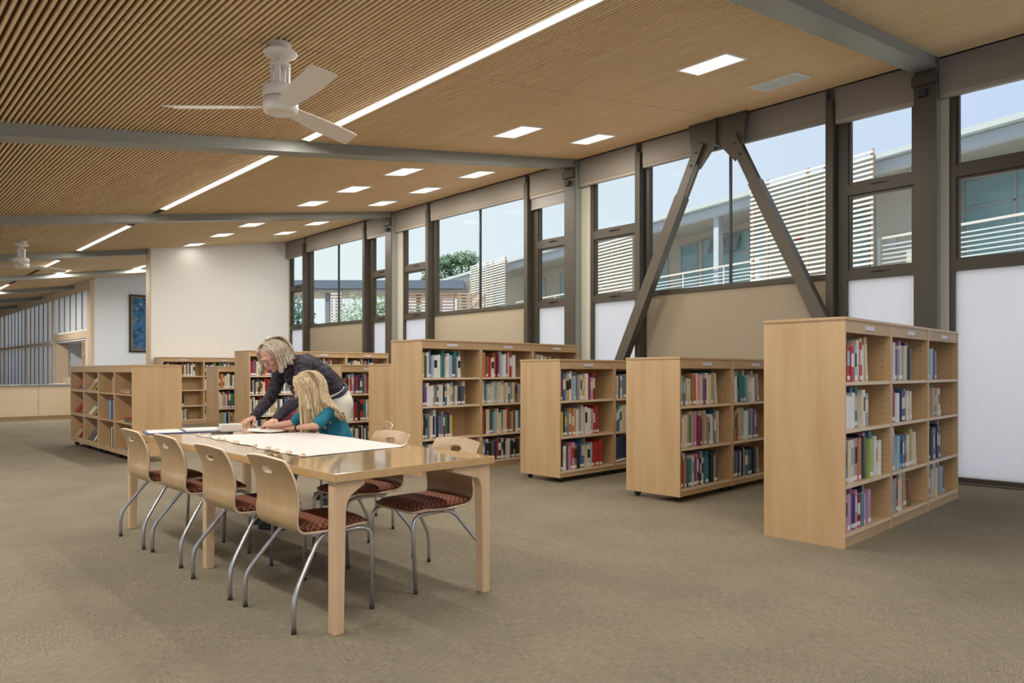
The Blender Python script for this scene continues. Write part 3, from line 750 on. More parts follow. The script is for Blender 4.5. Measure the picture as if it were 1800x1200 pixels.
for i, (x, y, a, lab) in enumerate(cpos):
    c = chair if i == 0 else copy_tree(chair); c.location = (x, y, 0); c.rotation_euler.z = R(a)
    if lab: c['label'] = lab

# ------------------------------------------------------------------ bookcases
PAL = dict(w=(.74, .73, .70), c=(.66, .58, .42), g=(.32, .32, .32), s=(.15, .20, .25), k=(.02, .02, .022), r=(.42, .035, .03), o=(.50, .20, .08), y=(.58, .46, .10), b=(.06, .15, .32),
           n=(.025, .04, .13), t=(.04, .20, .25), e=(.045, .17, .09), l=(.34, .48, .60), p=(.15, .07, .26), m=(.24, .025, .05), v=(.50, .28, .42), h=(.24, .12, .06), a=(.50, .35, .20), i=(.68, .28, .34), u=(.34, .32, .10), d=(.09, .09, .10), L=(.33, .48, .10))
CN = dict(w='white', c='cream', g='grey', s='slate', k='black', r='red', o='orange', y='yellow', b='blue', n='navy', t='teal', e='green', l='pale blue', p='purple', m='maroon', v='mauve', h='brown', a='tan', i='pink', u='olive', d='charcoal', L='lime')
BM = {k: mat('book_'+CN[k].replace(' ', '_'), v, .45) for k, v in PAL.items()}
pages = mat('book_pages', (.70, .65, .54), .8); sticker = mat('spine_sticker', (.78, .77, .74), .6)
NB = ['nearest', '', '']
def book_mesh(w, h, d, key, alt, st=True):
    """x thickness, y depth (spine at 0), z height; boards + rounded spine + page block + title band"""
    m = MB(); t = .0022
    m.box(0, t, 0, d, 0, h, 0); m.box(w-t, w, 0, d, 0, h, 0); m.box(t, w-t, .0, t, 0, h, 0)
    m.box(t, w-t, t, d-.004, .004, h-.004, 1)
    z0 = h*.42; z1 = h*.80
    if alt is not None: m.box(.0015, w-.0015, -.0006, .0, z0, z1, 2)
    return m
books = []   # (case name, bay, row, order, key, obj)
stuffB = MB(); stuffK = list(PAL)
def cell(x0, x1, yf, z, hmax, spec, fill, case, lean_end=False, seed=0, individual=True, start=.012, dirn=1):
    if isinstance(case, tuple) and case[0] == 'C' and case[1] == 1: individual = False
    rr = random.Random(seed); ks = spec.replace(' ', ''); n = len(ks)
    lean = rr.random() < .5 and fill < .75
    ws = [rr.uniform(.6, 1.5) for _ in ks]; tot = (x1-x0)*fill; sc = tot/sum(ws); x = x0+start
    leanfrom = int(n*rr.choice((.0, .35, 1.1))) if lean_end is None else 99
    for q, k in enumerate(ks):
        w = ws[q]*sc-.0012; tall = rr.random() < .22
        h = min(hmax*(rr.uniform(.90, .96) if tall else rr.uniform(.70, .88)), .33); d = min(.23, h*.78)
        alt = rr.choice([None]*9+['w', 'k', 'c', rr.choice(ks)])
        if alt == k: alt = None
        y = yf+.018+rr.uniform(0, .02)+(.03 if tall else 0)
        if individual:
            m = book_mesh(w, h, d, k, alt); o = m.build('book', [BM[k], pages, BM[alt or k]])
            o.location = (x, y, z)
            if q >= n-2 and lean:
                th = R(5.5); o.rotation_euler.y = -th; o.location.x = x+h*math.sin(th)*.9; o.location.z = z+.0005
            if rr.random() < .72:
                s = MB(); s.box(.0008, w-.0008, -.0010, .0, .012, .012+.03); s.build('spine_label', sticker, o)
            o['category'] = 'book'; books.append((case, q, n, k, w, h, o))
        else:
            i = stuffK.index(k); j = stuffK.index(alt) if alt else i
            stuffB.box(x, x+w, y, y+d, z, z+h, i); stuffB.box(x+.003, x+w-.003, y+.004, y+d-.002, z+.004, z+h+.0008, len(stuffK)+1)
            stuffB.box(x+.001, x+w-.001, y-.0006, y, z+h*.45, z+h*.8, j)
            if rr.random() < .7: stuffB.box(x+.001, x+w-.001, y-.001, y, z+.012, z+.042, len(stuffK))
        x += w+.0012
def bookcase(name, x0, yf, dep, nb, bw, zb, h, shelves, label, caster=False, pins=False, tags=True, extra_depth_label=None):
    r = empty(name, (x0, yf, 0), 0, label, 'bookcase'); T = .02; X1 = nb*bw
    for k in (0, nb):
        x = 0 if k == 0 else X1-T
        q = MB(); q.box(x, x+T, 0, dep, zb, h-.02); o = q.build('end_panel', maple, r)
    for k in range(1, nb): q = MB(); q.box(k*bw-T, k*bw+T, 0.0, dep, zb, h-.02); q.build('divider', maple, r)
    q = MB(); q.box(-.006, X1+.006, -.006, dep+.006, h-.02, h); bevel(q.build('top_panel', maple_y, r), .002)
    q = MB(); q.box(T, X1-T, dep/2-.006, dep/2+.006, zb+.03, h-.02); q.build('back_panel', maple_in, r)
    for k in range(nb):
        a = k*bw+T; b = (k+1)*bw-T
        q = MB(); q.box(a, b, .004, .022, h-.105, h-.02); vv = q.build('header_rail', maple_in, r)
        if tags:
            c = (a+b)/2; q = MB(); q.box(c-.08, c+.08, -.004, .004, h-.078, h-.048); q.build('label_holder', rail_tag, vv)
        q = MB(); q.box(a, b, .01, .03, zb, shelves[-1]-.025); q.build('base_rail', maple_in, r)
        for z in shelves:
            q = MB(); q.box(a, b, .006, dep/2-.006, z-.024, z, 0); q.box(a, b, .003, .006, z-.024, z, 1); o = q.build('shelf', [maple_in, maple_edge], r)
        if pins:
            q = MB(); zz = .2
            while zz < h-.14: q.box(b-.0012, b+.0, .055, .062, zz, zz+.007); zz += .045
            tag(q.build('shelf_pin_holes', mat('pin_hole', (.05, .03, .02), .8), r), kind='stuff')
    if caster:
        for x in [.09, X1-.09]+[k*bw+s for k in range(1, nb) for s in (-.07, .07)]:
            for y in (.07, dep-.07):
                q = MB(); M = Matrix.Translation((x, y, .032)) @ Matrix.Rotation(R(90), 4, 'Y')
                q.lathe([(.012, -.018), (.032, -.014), (.032, .014), (.012, .018)], 16, mi=0, M=M); c = q.build('caster', black, r)
                q = MB(); q.box(x-.022, x+.022, y-.018, y+.018, .052, zb); q.build('caster_fork', steel, c)
    return r
SH = [1.13, .803, .425, .095]; BW = .915
bookcase('tall_bookcase', 4.93, 1.86, .575, 3, BW, 0, 1.573, SH, 'tall maple bookcase at right, nearest the camera, three bays of books', pins=True)
CA_ = 'rightmost bookcase'
A = [[('nsrrlcrwcca', .58), ('pwwwstcwg', .55), ('wbccgvoykdiLtwcw', .82), ('ivvwpnvimslnavp', .60)],
     [('wkwnpgwgvwcdds', .62), ('bmwwnsckc', .62), ('dgcwltbbhcucc', .70), ('lgrcmcah', .60)],
     [('mblrgns', .38), ('ndgcaesc', .42), ('nswkdnkwnknsg', .55), ('snnscacwgclh', .60)]]
for b in range(3):
    for k in range(4):
        sp, fl = A[b][k]; x0 = 4.93+b*BW+.02; z = SH[k]; hm = (1.47 if k == 0 else SH[k-1]-.024)-z
        cell(x0, x0+BW-.04, 1.86, z, hm, sp, fl, ('A', b, k), seed=100+b*10+k)
SB = [.885, .496, .125]
bookcase('rolling_bookcase', 5.56, 3.55, .60, 2, .96, .055, 1.335, SB, 'low rolling maple bookcase left of the tall right hand bookcase', caster=True)
Bc = [[('wubgcaceorowicgpmwculct', .72), ('mbwcuecwvmncacgwcsctc', .78), ('mhowtcpvmnwgttkgd', .72)], [('swglgtetclcwwcg', .60), ('pumaylwtgpsd', .62), ('dsnckctnekag', .60)]]
for b in range(2):
    for k in range(3):
        sp, fl = Bc[b][k]; x0 = 5.56+b*.96+.02; hm = (1.23 if k == 0 else SB[k-1]-.024)-SB[k]
        cell(x0, x0+.92, 3.55, SB[k], hm, sp, fl, ('B', b, k), seed=200+b*10+k)
bookcase('rolling_bookcase', 5.64, 5.09, .60, 2, .96, .055, 1.335, SB, 'low rolling maple bookcase in the middle, half hidden by next one', caster=True)
Cc = [[('mpbawclsgcyywmvm', .66), ('ykssooawgccwwvrr', .70), ('kwdvriskbbcclrrrr', .78)], [('hwdwswkgcg', .5), ('stwcgsue', .5), ('nnnnndn', .5)]]
for b in range(2):
    for k in range(3):
        sp, fl = Cc[b][k]; x0 = 5.64+b*.96+.02; hm = (1.23 if k == 0 else SB[k-1]-.024)-SB[k]
        cell(x0, x0+.92, 5.09, SB[k], hm, sp, fl, ('C', b, k), seed=300+b*10+k)
bookcase('tall_bookcase', 4.85, 6.50, .60, 3, BW, 0, 1.573, SH, 'tall maple bookcase behind the right corner of the table, three bays')
rr = random.Random(5)
def rs(n, bag='wwwccccgggssddkknbmrteahlauyo'): return ''.join(rr.choice(bag) for _ in range(n))
D = [[(rs(16, 'wcgddskweytwl'), .68), (rs(20, 'kndwgpcwscat'), .76), (rs(15, 'cwsnmewkyoacw'), .50), (rs(14), .5)], [(rs(16, 'mhoewrbteolwn'), .66), (rs(18, 'cylbwtgchrwcg'), .8), (rs(17, 'etlcthmrwca'), .78), (rs(20, 'nncchkrgcwa'), .92)], [(rs(14), .55), (rs(14), .6), (rs(16), .7), (rs(16), .7)]]
for b in range(3):
    for k in range(4):
        sp, fl = D[b][k]; x0 = 4.85+b*BW+.02; hm = (1.47 if k == 0 else SH[k-1]-.024)-SH[k]
        cell(x0, x0+.875, 6.50, SH[k], hm, sp, fl, None, seed=400+b*10+k, individual=False)
SL_ = [.885, .50, .10]
def filled(name, x0, yf, nb, bw, h, shs, label, seed, fr=(.45, .8), dep=.58, zb=0, skip=()):
    bookcase(name, x0, yf, dep, nb, bw, zb, h, shs, label)
    for b in range(nb):
        for k in range(len(shs)):
            if (b, k) in skip: continue
            hm = (h-.105 if k == 0 else shs[k-1]-.024)-shs[k]; f = rr.uniform(*fr)
            cell(x0+b*bw+.02, x0+(b+1)*bw-.02, yf, shs[k], hm, rs(int(f*24)), f, None, seed=seed+b*10+k, individual=False)
filled('low_bookcase', 5.13, 7.45, 2, BW, 1.30, SL_, 'low maple bookcase showing only its end behind the tall middle bookcase', 500)
filled('low_bookcase', 5.13, 8.74, 2, BW, 1.30, SL_, 'low maple bookcase with three shelves of books right of the standing man', 520, (.6, .8))
filled('tall_bookcase', 5.25, 12.0, 3, BW+.045, 1.573, SH, 'tall maple bookcase behind the bending man', 540, (.5, .85), .62)
filled('low_bookcase', 5.30, 13.5, 2, BW, 1.30, SL_, 'narrow looking low bookcase end left of the tall one behind the man', 560, (.6, .8))
filled('wall_bookcase', 5.36, 16.80, 3, BW, 1.53, [1.10, .78, .42, .1], 'tall maple bookcase standing against the big white wall', 580, (.5, .85), .56, 0, ((0, 1),))
so_ = stuffB.build('shelved_books', [BM[k] for k in stuffK]+[sticker, pages])
tag(so_, 'many small library books on the shelves beyond the rolling bookcases', 'books', kind='stuff')
# labels of single books
ROWN = {4: ['top', 'second', 'third', 'bottom'], 3: ['top', 'middle', 'bottom']}
BAYN = {3: ['left', 'middle', 'right'], 2: ['left', 'right']}
CASEN = {'A': ('nearest tall bookcase', 3, 4), 'B': ('rolling bookcase beside it', 2, 3), 'C': ('half hidden rolling bookcase', 2, 3)}
CASEN['B'] = ('rightmost rolling bookcase', 2, 3)
ORD = ['first', 'second', 'third', 'fourth', 'fifth', 'sixth', 'seventh', 'eighth', 'ninth', 'tenth', 'eleventh', 'twelfth', 'thirteenth', 'fourteenth', 'fifteenth', 'sixteenth', 'seventeenth', 'eighteenth', 'nineteenth', 'twentieth', 'twenty-first', 'twenty-second', 'twenty-third', 'twenty-fourth', 'twenty-fifth']
used = set(); bycell = {}
for bk in books: bycell.setdefault(bk[0], []).append(bk)
for cc, lst in bycell.items():
    cn, nbay, nrow = CASEN[cc[0]]; where = '%s shelf, %s bay, %s' % (ROWN[nrow][cc[2]], BAYN[nbay][cc[1]], cn)
    cnt = {}
    for bk in lst: cnt[bk[3]] = cnt.get(bk[3], 0)+1
    for bk in lst:
        _, q, n, k, w, h, o = bk
        if cnt[k] == 1: lab = '%s book, %s' % (CN[k], where)
        elif q == 0: lab = '%s book at left end, %s' % (CN[k], where)
        elif q == n-1: lab = '%s book at right end, %s' % (CN[k], where)
        else:
            L_, R_ = CN[lst[q-1][3]], CN[lst[q+1][3]]
            lab = '%s book between %s and %s, %s' % (CN[k], L_, R_, where)
        if lab in used: lab = '%s book, %s from left, %s' % (CN[k], ORD[q], where)
        used.add(lab); o['label'] = lab; o['group'] = 'books on the shelves of the three nearest bookcases'
print('BOOKS', len(books))

# rolling magazine display on the left
def display():
    x0, y0, dep, L, h, zb = 2.84, 10.06, .62, 3.28, 1.292, .075
    r = empty('magazine_display', (x0, y0, 0), 0, 'low rolling maple display case with twelve compartments at left', 'display case')
    T = .02; bw = L/4; rows = [.90, .52, .13]
    q = MB(); q.box(-.004, dep+.004, -.006, L+.006, h-.02, h); q.build('top_panel', maple_y, r)
    for y in (0, L-T): q = MB(); q.box(0, dep, y, y+T, zb, h-.02); q.build('end_panel', maple, r)
    for k in (1, 2, 3): q = MB(); q.box(0, dep, k*bw-T, k*bw+T, zb, h-.02); q.build('divider', maple, r)
    q = MB(); q.box(dep/2-.006, dep/2+.006, T, L-T, zb, h-.02); q.build('back_panel', maple_in, r)
    for k in range(4):
        a, b = k*bw+T, (k+1)*bw-T
        q = MB(); q.box(.004, .02, a, b, h-.10, h-.02); q.build('header_rail', maple_in, r)
        q = MB(); q.box(.01, .03, a, b, zb, rows[-1]-.02); q.build('base_rail', maple_in, r)
        for z in rows:
            q = MB(); q.box(.004, dep/2, a, b, z-.02, z); 
            if k >= 2: q.box(.0, .012, a, b, z-.02, z+.028)
            q.build('shelf', maple_in, r)
    for x in (.08, dep-.08):
        for y in (.08, bw, 2*bw-.1, 2*bw+.1, 3*bw, L-.08):
            q = MB(); M = Matrix.Translation((x, y, .034)) @ Matrix.Rotation(R(90), 4, 'X')
            q.lathe([(.012, -.018), (.034, -.014), (.034, .014), (.012, .018)], 14, M=M); c = q.build('caster', black, r)
            q = MB(); q.box(x-.02, x+.02, y-.02, y+.02, .055, zb); q.build('caster_fork', steel, c)
    rr2 = random.Random(11); pos = ['rightmost', 'second from right', 'second from left', 'leftmost']; rn = ['top', 'middle', 'bottom']
    for k in range(4):
        a, b = k*bw+T, (k+1)*bw-T
        for ri, z in enumerate(rows):
            if k == 0:        # loose flat piles
                for t in range(5 if ri < 2 else 2):
                    key = 'rwycve'[(t+ri*2) % 6]; q = MB(); q.box(-.11, .11, -.14, .14, 0, .010)
                    o = q.build('magazine', BM[key]); o.location = (x0+.15+rr2.uniform(-.02, .02), y0+(a+b)/2+rr2.uniform(-.05, .08), z+.001+.011*t); o.rotation_euler.z = rr2.uniform(-.4, .4)
                    tag(o, '%s magazine, %s in the loose pile, %s compartment of rightmost display column' % (CN[key], ORD[t]+' from bottom', rn[ri]), 'magazine', 'magazines in the display case')
            elif k == 1:      # upright books
                ks = ['dcha', 'npnls', 'kwkdck'][ri]; yy = a+.03+(.02 if ri else 0)
                for t, key in enumerate(ks):
                    w = [.05, .07, .045][ri]*rr2.uniform(.7, 1.2); hh = [.26, .31, .30][ri]*rr2.uniform(.8, 1); q = MB(); q.box(0, .2, 0, w-.002, 0, hh); q.box(.004, .203, .003, w-.005, .004, hh-.004, 1)
                    o = q.build('book', [BM[key], pages]); o.location = (x0+.04, y0+yy, z+.001); yy += w+.001
                    tag(o, '%s upright book, %s from right, %s shelf of the magazine display' % (CN[key], ORD[t], rn[ri]), 'book', 'upright books in the display case')
            else:             # tilted magazines in stepped racks
                for t in range(6 if ri else 3):
                    key = rr2.choice('hacdgwoyr'); q = MB(); q.box(-.004, .004, -.12, .12, 0, .29); q.box(-.0046, -.004, -.09, .09, .16, .25, 1)
                    o = q.build('magazine', [BM[key], BM[rr2.choice('wrkbc')]]); o.location = (x0+.035+.022*t, y0+(a+b)/2+.21-.075*t, z+.010); o.rotation_euler = (rr2.uniform(-.15, .15), R(34), 0)
                    tag(o, '%s leaning magazine, %s from front, %s compartment, %s column of display' % (CN[key], ORD[t], rn[ri], pos[k]), 'magazine', 'magazines in the display case')
display()

# ------------------------------------------------------------------ things on the table
TZ = .7405
def sheet(pts_edge, name, lab, matl, jag=None, z=TZ, th=.0006, cat='paper'):
    pass
def big_paper():
    # large drawing sheets with torn left edge; grid with soft waves
    a = Vector((1.828, 3.50, 0)); b = Vector((2.56, 3.562, 0)); c = Vector((2.622, 4.87, 0)); d = Vector((1.90, 5.20, 0))
    rr = random.Random(9); NU, NV = 36, 48; vs = []
    for j in range(NV+1):
        v = j/NV; L_ = a.lerp(d, v); R_ = b.lerp(c, v); L_ = L_+Vector((rr.uniform(-.012, .012)+.01*math.sin(v*31), 0, 0))
        for i in range(NU+1):
            u = i/NU; p = L_.lerp(R_, u); z = TZ+.0015+.0012*(math.sin(v*17+u*5)+math.sin(u*13-v*9)+2)/2
            if u > .93 and v < .06: z += .022*(u-.93)/.07*(1-v/.06)
            p.x = min(p.x, 2.606); vs.append((p.x, p.y, z))
    fs = [(j*(NU+1)+i, j*(NU+1)+i+1, (j+1)*(NU+1)+i+1, (j+1)*(NU+1)+i) for j in range(NV) for i in range(NU)]
    m = MB(); m.add(vs, fs, 0, True); o = m.build('drawing_sheet', paper); so = o.modifiers.new('t', 'SOLIDIFY'); so.thickness = .0006
    tag(o, 'very large white drawing sheet with ragged left edge covering the table', 'paper')
    # curled torn scraps along the ragged edge
    for k, (t, s) in enumerate(((.0, .04), (.10, .05), (.19, .035), (.27, .05), (.38, .03), (.55, .045), (.67, .025), (.74, .025), (.85, .03), (.97, .035))):
        p = a.lerp(d, t)+Vector((-.012, 0, 0)); m = MB(); n = 6; vs = []
        for i in range(n+1):
            an = math.pi*i/n*.9; vs += [(-s*.35*math.cos(an), -s*(1-.12*i), .010*math.sin(an)+.001), (-s*.35*math.cos(an)+.01, s*(1-.15*i), .016*math.sin(an)+.001)]
        m.add(vs, [(2*i, 2*i+1, 2*i+3, 2*i+2) for i in range(n)], 0, True); q = m.build('paper_curl', tan_p)
        q.location = (p.x, p.y, TZ+.004); q.rotation_euler.z = rr.uniform(-.4, .4); qs = q.modifiers.new('t', 'SOLIDIFY'); qs.thickness = .0008
        q.parent = o
big_paper()
def flat(name, cx, cy, w, d, th, rz, matl, lab, cat, z=TZ):
    q = MB(); q.box(-w/2, w/2, -d/2, d/2, 0, th); o = q.build(name, matl); o.location = (cx, cy, z+.0005); o.rotation_euler.z = rz
    return tag(o, lab, cat)
navy_m = mat('navy_board', (.04, .06, .22), .5)
def folder():
    r = empty('open_folder', (1.95, 5.66, TZ+.001), R(-12), 'open blue folder holding white sheets at far left end of table', 'folder')
    q = MB(); q.box(-.26, 0, -.17, .17, 0, .004); q.build('cover', navy_m, r); q = MB(); q.box(.004, .27, -.17, .17, 0, .004); q.build('cover', navy_m, r)
    q = MB(); q.box(-.24, -.01, -.155, .155, .0045, .008); q.build('pages', paper, r); q = MB(); q.box(.014, .255, -.155, .155, .0045, .014); q.build('pages', paper, r)
folder()
def cardbox():
    r = empty('paper_block', (2.24, 5.46, TZ+.0005), R(-14), 'thick white block of paper slips on the table near the folder', 'paper block')
    q = MB(); q.box(-.075, .075, -.07, .07, 0, .052); bevel(q.build('block', paper, r), .002)
    q = MB(); q.box(-.07, .03, -.06, .0, .0525, .0535); q.build('green_slip', mat('green_paper', (.30, .62, .25), .6), r)
    q = MB(); q.box(-.02, .07, .0, .06, .0525, .0535); q.build('pink_slip', mat('pink_paper', (.75, .45, .42), .6), r)
cardbox()
q = MB(); q.tube([(-.07, 0, .009), (.05, 0, .009)], .0085, 12); mk = empty('marker_pen', (2.08, 5.24, TZ+.0005), R(-40), 'dark olive marker pen lying in front of white paper block', 'pen')
q.build('barrel', mat('pen_olive', (.06, .06, .035), .4), mk); q = MB(); q.tube([(.05, 0, .009), (.085, 0, .009)], .0095, 12); q.build('cap', black, mk)
flat('note_sheet', 2.43, 5.20, .22, .28, .0012, R(15), paper, 'small white sheet under the hands of the child', 'paper', TZ+.005)
flat('note_sheet', 2.44, 5.42, .15, .2, .001, R(-20), mat('pinkish_paper', (.78, .62, .60), .6), 'pinkish sheet partly under the white sheet by their hands', 'paper', TZ+.002)

# upholstered seat far behind the table
def lounge():
    r = empty('reading_chair', (4.42, 8.85, 0), R(-48), 'maroon reading chair just visible between the two people', 'chair')
    mm = mat('maroon_cloth', (.16, .02, .035), .85)
    q = MB(); q.box(-.3, .3, -.3, .3, .32, .46); bevel(q.build('seat', mm, r), .03, 3)
    q = MB(); q.box(-.3, .3, .20, .32, .46, .64); bevel(q.build('backrest', mm, r), .03, 3)
    for x in (-.25, .25):
        for y in (-.25, .25): q = MB(); q.tube([(x, y, 0), (x, y, .33)], .018, 8); q.build('leg', maple, r)
lounge()

# ------------------------------------------------------------------ people
skin = mat('skin', (.62, .36, .26), .5, noise=((.58, .31, .22), (8, 8, 8), 2, .3, .7))
def remesh(o, vox, sm=4, subd=0):
    r = o.modifiers.new('remesh', 'REMESH'); r.mode = 'VOXEL'; r.voxel_size = vox; r.use_smooth_shade = True
    s_ = o.modifiers.new('smooth', 'SMOOTH'); s_.iterations = sm; s_.factor = .5; return o
def chain(m, pts, rs, seg=14):
    for i in range(len(pts)-1): m.cap(pts[i], pts[i+1], rs[i], rs[i+1], seg)
def frame(fwd, up):
    f_ = Vector(fwd).normalized(); s_ = Vector(up).cross(f_).normalized(); u_ = f_.cross(s_)
    return f_, s_, u_            # forward, left, up
def head(m, c, fwd, up, s=1.0):
    f_, l_, u_ = frame(fwd, up); C = Vector(c)
    M = Matrix((( f_.x, l_.x, u_.x), (f_.y, l_.y, u_.y), (f_.z, l_.z, u_.z))).to_4x4()
    P = lambda a, b, d: C+(f_*a+l_*b+u_*d)*s
    m.ell(P(-.012, 0, .03), (.098*s, .077*s, .092*s), M); m.ell(P(.018, 0, -.035), (.072*s, .060*s, .085*s), M)
    m.ell(P(.055, 0, -.092), (.028*s, .028*s, .022*s), M)                       # chin
    m.cap(P(.088, 0, .012), P(.108, 0, -.024), .009*s, .014*s); m.ell(P(.088, 0, .03), (.016*s, .045*s, .010*s), M)   # nose, brow
    for sd in (-1, 1):
        m.ell(P(.072, sd*.034, -.022), (.022*s, .022*s, .02*s), M); m.ell(P(-.005, sd*.078, -.01), (.018*s, .008*s, .030*s), M)
        m.ell(P(-.01, sd*.045, -.055), (.035*s, .020*s, .03*s), M)
    for sd in (-1, 1): m.ell(P(.080, sd*.033, .016), (.014*s, .019*s, .011*s), M); m.ell(P(.079, sd*.033, -.005), (.013*s, .018*s, .006*s), M)
    m.ell(P(.086, 0, -.056), (.013*s, .024*s, .007*s), M); m.ell(P(.083, 0, -.068), (.012*s, .020*s, .007*s), M)
    return P, M
def hand(m, wrist, aim, palmn, side, s=1.0, curl=(.5, .5, .55, .6), thumb=.6):
    """aim: direction the fingers point; palmn: direction the palm faces; side +1 thumb on aim x palmn side"""
    a, w, n = Vector(aim).normalized(), None, None
    n = (Vector(palmn)-a*Vector(palmn).dot(a)).normalized(); w = a.cross(n)*side; W_ = Vector(wrist)
    for k in range(4):
        off = (.030-.020*k)*s
        m.cap(W_+w*off*.6+a*.012*s, W_+a*.078*s+w*off, .013*s, .0105*s, 10)
    ln = (.040, .045, .042, .033)
    for k in range(4):
        off = (.031-.0205*k)*s; p = W_+a*.082*s+w*off; d = a; rr_ = .0085*s
        for seg_, fac in enumerate((1, .62, .5)):
            an = curl[k]*(.55, 1., .8)[seg_]; d = (d*math.cos(an)+n*math.sin(an)).normalized()
            e = p+d*ln[k]*fac*s+w*(.002*(1.5-k)*s); m.cap(p, e, rr_, rr_*.90, 9); p = e; rr_ *= .92
    p = W_+a*.02*s+w*.028*s; d = (a*.6+w*.75+n*.25).normalized(); e = p+d*.038*s; m.cap(p, e, .0135*s, .0105*s, 10)
    d2 = (a*.92+w*.25+n*.35).normalized(); e2 = e+d2*.030*s; m.cap(e, e2, .0105*s, .0092*s, 10); m.cap(e2, e2+d2*.022*s, .0092*s, .0078*s, 10)
def locks(name, mt, parent, roots, n, seed, thick=.006, jit=.012):
    """many soft strands following guide polylines"""
    rr = random.Random(seed); m = MB()
    for k in range(n):
        g = rr.choice(roots); off = Vector((rr.gauss(0, jit), rr.gauss(0, jit), rr.gauss(0, jit*.5)))
        pts = []
        for i, p in enumerate(g): pts.append(Vector(p)+off*(.6+.5*i/len(g))+Vector((rr.gauss(0, .0025), rr.gauss(0, .0025), 0)))
        # subdivide smoothly
        q = []
        for i in range(len(pts)-1):
            p0, p1, p2, p3 = pts[max(i-1, 0)], pts[i], pts[i+1], pts[min(i+2, len(pts)-1)]
            for t in (0, .33, .66): q.append(.5*(2*p1+(p2-p0)*t+(2*p0-5*p1+4*p2-p3)*t*t+(3*p1-p0-3*p2+p3)*t**3))
        q.append(pts[-1]); L_ = len(q); th = thick*rr.uniform(.6, 1.3)
        m.tube(q, [th*(.5+.9*math.sin(math.pi*min(1, (i+1)/L_*1.05)*.85)) for i in range(L_)], 6)
    return m.build(name, mt, parent)
def hair_mat(name, c1, c2):
    m = mat(name, c1, .45, noise=(c2, (90, 90, 10), 3, .35, .65)); return m
FN = Vector((-1, 0, 0))

